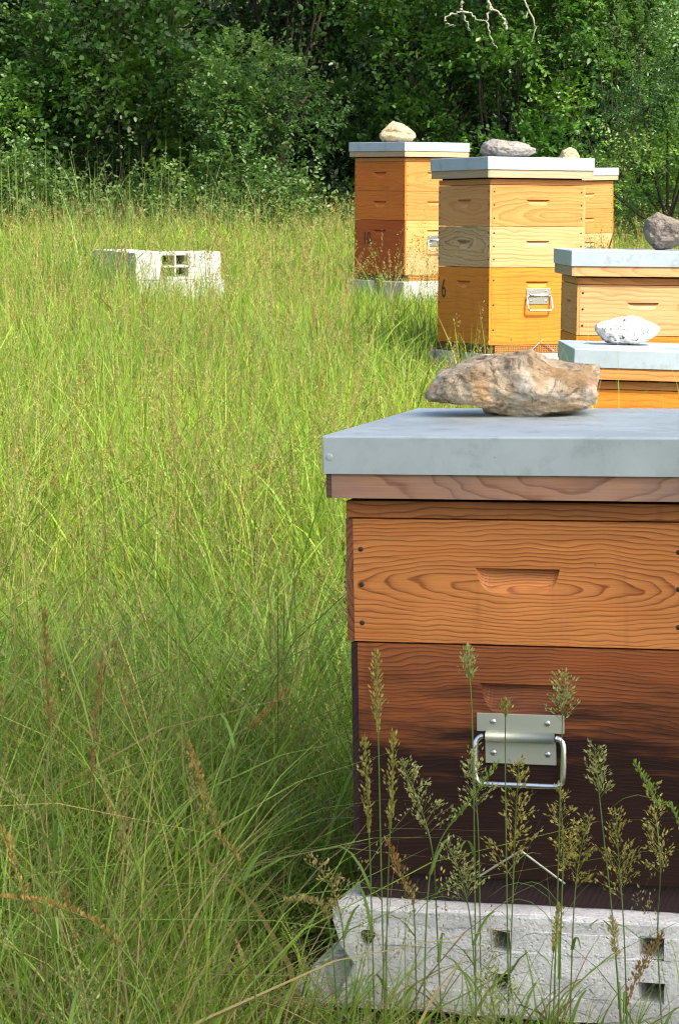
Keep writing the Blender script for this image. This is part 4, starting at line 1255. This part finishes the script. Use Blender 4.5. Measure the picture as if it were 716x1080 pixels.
def limb_set(rng, clumps, foot, r0, trunk_h=0.3, lean=(0, 0), limb_step=1):
    parts = []
    foot = np.array(foot, float)
    fork = foot + np.array([lean[0], lean[1], trunk_h])
    p = bez([foot - np.array([0, 0, 0.05]), (foot + fork) / 2 + rng.normal(0, 0.03, 3), fork], 6)
    parts.append(tube_np(p, np.linspace(r0 * 1.25, r0 * 0.85, len(p)), 9))
    for c in clumps[::limb_step]:
        e = c[:3] + rng.normal(0, 0.05, 3)
        mid = fork * 0.45 + e * 0.55 + np.array([0, 0, -0.08 * np.linalg.norm(e - fork)]) + rng.normal(0, 0.06, 3)
        p = bez([fork, mid, e], 6)
        parts.append(tube_np(p, np.linspace(r0 * 0.5, r0 * 0.10, len(p)), 6))
        for _ in range(3):
            d = rng.normal(size=3); d[2] = abs(d[2]) * 0.6; d /= np.linalg.norm(d)
            q = bez([p[-4], (p[-4] + e) / 2 + d * c[3] * 0.4, e + d * c[3] * 0.85], 4)
            parts.append(tube_np(q, np.linspace(r0 * 0.16, r0 * 0.04, len(q)), 4))
    return merge(parts)[:2]

def shrub(name, label, cat, x, y, wd, dp, h, nclump, per, size, m, twig, base, seed, r0=0.03, trunk_h=0.25, z_lo=0.03, group=None,
          var=0.3, aspect=0.55, droop=0.25, rclump=(0.16, 0.34), parts=('branches', 'foliage'), upb=0.25):
    rng = np.random.default_rng(seed)
    z0 = float(gz(x, y))
    root = empty(name, (x, y, z0))
    tag(root, label, cat, group)
    u = rng.uniform(0, 1, nclump); a = rng.uniform(0, 6.283, nclump)
    hz = z_lo * h + (h * (1 - z_lo)) * u
    taper = np.sqrt(np.clip(1 - ((u - 0.40) / 0.72) ** 2, 0.08, 1))
    rr = np.sqrt(rng.uniform(0.1, 1, nclump))
    cl = np.stack([wd * 0.5 * rr * np.cos(a) * taper, dp * 0.5 * rr * np.sin(a) * taper, hz, rng.uniform(*rclump, nclump)], 1)
    V, F = limb_set(rng, cl, (0, 0, 0), r0, trunk_h, limb_step=2 if h < 4 else 4)
    mesh_np(parts[0], V, F, M_bark, root, smooth=True)
    V, F, C = crown_leaves(rng, cl, per, size, m, twig, base, var, aspect, droop, upb)
    mesh_np(parts[1], V, F, LEAF, root, C)
    return root

GH = 'shrubs along the edge of the wood'
G_dark = (0.026, 0.062, 0.012); G_mid = (0.065, 0.150, 0.022); G_lit = (0.110, 0.235, 0.034); G_fine = (0.105, 0.205, 0.045)  # dark green paints in the wood's deep shade, lit green the sunny side
shrub('bush', 'bushy dark shrub with small leaves at the far left, behind the tall grass', 'bush', -2.95, 23.9, 2.0, 1.5, 2.0, 26, 1500, 0.050, 9, 0.24, G_mid, 201, group=GH)
shrub('bush', 'shrub with large bright leaf sprays left of the white blocks', 'bush', -1.95, 24.1, 1.7, 1.4, 2.5, 24, 1100, 0.068, 8, 0.28, G_mid, 202, group=GH, aspect=0.62)
shrub('bush', 'rounded fine-leaved shrub behind and right of the white blocks', 'bush', -0.85, 23.6, 1.35, 1.2, 1.55, 22, 1500, 0.042, 10, 0.22, G_fine, 203, group=GH, var=0.2)
shrub('bush', 'low dark sprig of leaves in the gap left of the hive marked 10', 'bush', -0.12, 24.0, 0.7, 0.6, 0.42, 8, 300, 0.050, 8, 0.2, G_dark, 204, group=GH)
shrub('bush', 'leafy shrub rising directly behind the hive marked 10', 'bush', 0.65, 25.0, 1.4, 1.3, 2.4, 20, 900, 0.065, 8, 0.26, G_mid, 205, group=GH)
shrub('bush', 'tall sunlit shrub behind the tall hive marked 6', 'bush', 1.55, 24.6, 1.8, 1.5, 2.7, 26, 1500, 0.058, 9, 0.26, G_lit, 206, group=GH)
shrub('bush', 'feathery pale green shrub on a thin stem above the one-super hive', 'bush', 2.75, 22.4, 1.3, 1.1, 2.1, 24, 1900, 0.036, 11, 0.24, G_fine, 207, group=GH, var=0.22, aspect=0.42, upb=0.8)
shrub('bush', 'broad sunlit shrub filling the upper right of the hedge', 'bush', 2.55, 24.6, 1.9, 1.5, 3.0, 28, 1500, 0.060, 9, 0.26, G_lit, 208, group=GH)
shrub('bush', 'shrub at the left end of the hedge, outside the small-leaved one', 'bush', -4.4, 24.0, 1.9, 1.4, 2.2, 20, 900, 0.060, 8, 0.26, G_mid, 209, group=GH)
shrub('bush', 'shrub at the right end of the hedge, beyond the broad sunlit one', 'bush', 4.3, 24.2, 1.9, 1.5, 2.6, 22, 1000, 0.060, 8, 0.26, G_lit, 210, group=GH)

G_pale = (0.080, 0.150, 0.028)
shrub('bush', 'low pale rounded bush among tall grass at the far left foot of the hedge', 'bush', -2.75, 22.7, 1.1, 0.8, 0.62, 10, 620, 0.042, 8, 0.18, G_pale, 211, group=GH, rclump=(0.10, 0.2), upb=0.6)
shrub('bush', 'low pale bush just behind the white block stand', 'bush', -1.55, 22.9, 0.9, 0.7, 0.52, 9, 480, 0.040, 8, 0.18, G_pale, 212, group=GH, rclump=(0.10, 0.2), upb=0.6)
shrub('bush', 'light green low bush between the white block stand and the hive marked 10', 'bush', -0.62, 22.6, 1.0, 0.8, 0.55, 10, 560, 0.040, 8, 0.18, G_pale, 213, group=GH, rclump=(0.10, 0.2), upb=0.6)
GT = 'trees of the wood behind the hedge'
for i, (x, y, lab, col) in enumerate((
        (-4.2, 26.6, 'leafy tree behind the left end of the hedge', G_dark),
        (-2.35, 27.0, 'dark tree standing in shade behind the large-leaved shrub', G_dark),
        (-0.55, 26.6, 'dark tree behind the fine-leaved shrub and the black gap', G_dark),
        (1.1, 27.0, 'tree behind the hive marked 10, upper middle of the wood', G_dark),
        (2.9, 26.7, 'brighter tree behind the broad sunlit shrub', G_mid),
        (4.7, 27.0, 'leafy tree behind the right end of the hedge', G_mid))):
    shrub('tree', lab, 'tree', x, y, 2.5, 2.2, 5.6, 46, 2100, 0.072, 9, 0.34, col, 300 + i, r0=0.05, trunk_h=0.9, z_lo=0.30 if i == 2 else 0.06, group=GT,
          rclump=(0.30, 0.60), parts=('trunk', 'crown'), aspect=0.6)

def woodland():
    rng = np.random.default_rng(400)
    n = 8500
    P = np.stack([rng.uniform(-11, 11, n), rng.uniform(28.6, 34, n), rng.uniform(-0.3, 2.6, n) ** 2 * np.where(rng.uniform(0, 1, n) < 0.5, 0.45, 1.0)], 1)
    P[:, 2] += gz(P[:, 0], P[:, 1])
    D = rng.normal(size=(n, 3)); D[:, 1] -= 0.5
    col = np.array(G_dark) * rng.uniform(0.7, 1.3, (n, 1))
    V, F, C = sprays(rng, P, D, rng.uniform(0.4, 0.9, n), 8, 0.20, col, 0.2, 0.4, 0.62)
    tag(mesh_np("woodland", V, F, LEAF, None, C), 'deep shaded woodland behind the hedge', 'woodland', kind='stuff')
woodland()

def big_tree(name, label, foot, crown_c, crown_r, ncl, per, size, base, seed, r0=0.12, limbs=None, twig=0.4, rcl=(0.35, 0.7)):
    rng = np.random.default_rng(seed)
    z0 = float(gz(foot[0], foot[1]))
    root = empty(name, (foot[0], foot[1], z0))
    tag(root, label, 'tree', None)
    cc = np.array(crown_c) - np.array([foot[0], foot[1], z0])
    d = rng.normal(size=(ncl, 3)); d /= np.linalg.norm(d, axis=1)[:, None]
    P = cc + d * np.array(crown_r) * (rng.uniform(0.05, 1, ncl) ** 0.45)[:, None]
    cl = np.concatenate([P, rng.uniform(*rcl, (ncl, 1))], 1)
    V, F = limb_set(rng, cl, (0, 0, 0), r0, max(1.2, cc[2] * 0.55), (cc[0] * 0.25, cc[1] * 0.25))
    mesh_np('trunk', V, F, M_bark, root, smooth=True)
    V, F, C = crown_leaves(rng, cl, per, size, 8, twig, base, 0.25, 0.6)
    mesh_np('crown', V, F, LEAF, root, C)
    return root

# the tree that shades the nearest hive stands out of frame to the right, towards the sun
SH_T = 8.6
tgt = np.array([0.72, 3.30, 0.30])
cc = tgt + np.array(sdir) * SH_T
big_tree('tree', 'leafy tree right of the viewer whose shade covers the nearest hive', (cc[0] + 1.0, cc[1] - 0.6), tuple(cc), (1.75, 1.75, 1.5), 58, 2900, 0.060, G_mid, 500)
# a second one leans over the meadow edge and shades the left of the hedge
tgt = np.array([-1.5, 24.9, 2.0]); cc = tgt + np.array(sdir) * 7.5
big_tree('tree', 'overhanging tree at the right edge of the meadow, lichen on its low twigs', (4.9, 20.2), tuple(cc), (2.4, 1.8, 1.3), 40, 1500, 0.09, G_mid, 501)

# lichen-grown twigs hanging into the top of the view
def lichen_twig():
    rng = np.random.default_rng(9)
    root = empty('lichen_branch', (1.9, 21.0, 3.1))
    tag(root, 'pale lichen-covered twig hanging down from above at the top of the picture', 'branch')
    R = np.array([1.9, 21.0, 3.1])
    def tw(pts, r0, r1):
        p = bez([np.array(q) - R for q in pts], 6)
        p = p + np.concatenate([np.zeros((1, 3)), rng.normal(0, 0.006, (len(p) - 1, 3))])
        rad = np.linspace(r0, r1, len(p)) * rng.uniform(0.7, 1.5, len(p))
        return tube_np(p, rad, 6)
    main = [tw([(3.4, 20.8, 3.6), (1.9, 21.0, 3.1), (1.35, 21.0, 2.72), (0.98, 21.0, 2.60)], 0.024, 0.012)]
    V, F, _ = merge(main)
    mesh_np('branch', V, F, M_bark, root, smooth=True)
    ends = []
    ends.append(tw([(0.99, 21.0, 2.60), (0.955, 21.0, 2.52), (0.95, 21.0, 2.44), (0.955, 21.0, 2.37)], 0.014, 0.010))
    ends.append(tw([(0.955, 21.0, 2.345), (0.88, 21.0, 2.33), (0.82, 21.0, 2.29), (0.85, 21.0, 2.245), (0.90, 21.0, 2.24)], 0.008, 0.003))
    ends.append(tw([(0.955, 21.0, 2.35), (0.985, 21.0, 2.27), (1.01, 21.0, 2.22)], 0.008, 0.003))
    ends.append(tw([(0.955, 21.0, 2.345), (1.03, 21.0, 2.33), (1.06, 21.0, 2.28), (1.13, 21.0, 2.28), (1.16, 21.0, 2.25)], 0.008, 0.003))
    V, F, _ = merge(ends); mesh_np('lichen_twig', V, F, M_lichen, root, smooth=True)
    ends = []
    ends.append(tw([(1.05, 21.0, 2.62), (1.13, 21.0, 2.48), (1.17, 21.0, 2.38), (1.15, 21.0, 2.28), (1.18, 21.0, 2.14), (1.22, 21.0, 2.07)], 0.014, 0.003))
    ends.append(tw([(1.17, 21.0, 2.38), (1.25, 21.0, 2.33), (1.29, 21.0, 2.26)], 0.009, 0.008))
    ends.append(tw([(1.29, 21.0, 2.26), (1.30, 21.0, 2.20)], 0.014, 0.006))
    V, F, _ = merge(ends); mesh_np('lichen_twig', V, F, M_lichen, root, smooth=True)
    ends = [tw([(1.25, 21.0, 2.68), (1.43, 21.0, 2.46), (1.46, 21.0, 2.30)], 0.011, 0.004), tw([(1.46, 21.0, 2.40), (1.52, 21.0, 2.25), (1.50, 21.0, 2.12)], 0.007, 0.003)]
    V, F, _ = merge(ends); mesh_np('lichen_twig', V, F, M_lichen, root, smooth=True)
lichen_twig()

def weeds():
    """tall pale herbage at the foot of the hedge"""
    rng = np.random.default_rng(61)
    X, Y = scatter(rng, 21.3, 24.3, 420)
    ok = clear_of(X, Y); X, Y = X[ok], Y[ok]; n = len(X)
    h = rng.uniform(0.10, 0.42, n) * (1 - 0.3 * np.clip(X / 2, 0, 1)) * (1 + 0.25 * np.clip(-X - 0.6, -1, 1))
    h = np.where((X < -0.4) & (rng.uniform(0, 1, n) < 0.14), h * 1.7 + 0.08, h)
    c = (np.array([0.17, 0.225, 0.06]) * rng.uniform(0.6, 1.2, (n, 1)))
    V, F, C = blades(rng, X, Y, h, 0.010 * rng.uniform(0.6, 1.4, n), np.abs(rng.normal(0.15, 0.2, n)), c, 4)
    parts = [(V, F, C)]
    m = 3200
    i = rng.choice(n, m)
    P = np.stack([X[i] + rng.normal(0, 0.03, m), Y[i] + rng.normal(0, 0.03, m), gz(X[i], Y[i]) + h[i] * rng.uniform(0.15, 0.85, m) + np.clip(patches(X[i] * 1.5, Y[i], 71, 1.5), 0, 1) * rng.uniform(0, 0.35, m)], 1)
    D = rng.normal(size=(m, 3)); D[:, 2] = np.abs(D[:, 2]) + 0.4
    parts.append(sprays(rng, P, D, rng.uniform(0.1, 0.25, m), 6, 0.045, np.array([0.10, 0.165, 0.045]) * rng.uniform(0.7, 1.3, (m, 1)), 0.2, 0.4, 0.45))
    V, F, C = merge(parts)
    tag(mesh_np("undergrowth", V, F, GRASS, None, C), 'tall pale herbs and grass at the foot of the hedge', 'undergrowth', kind='stuff')
weeds()
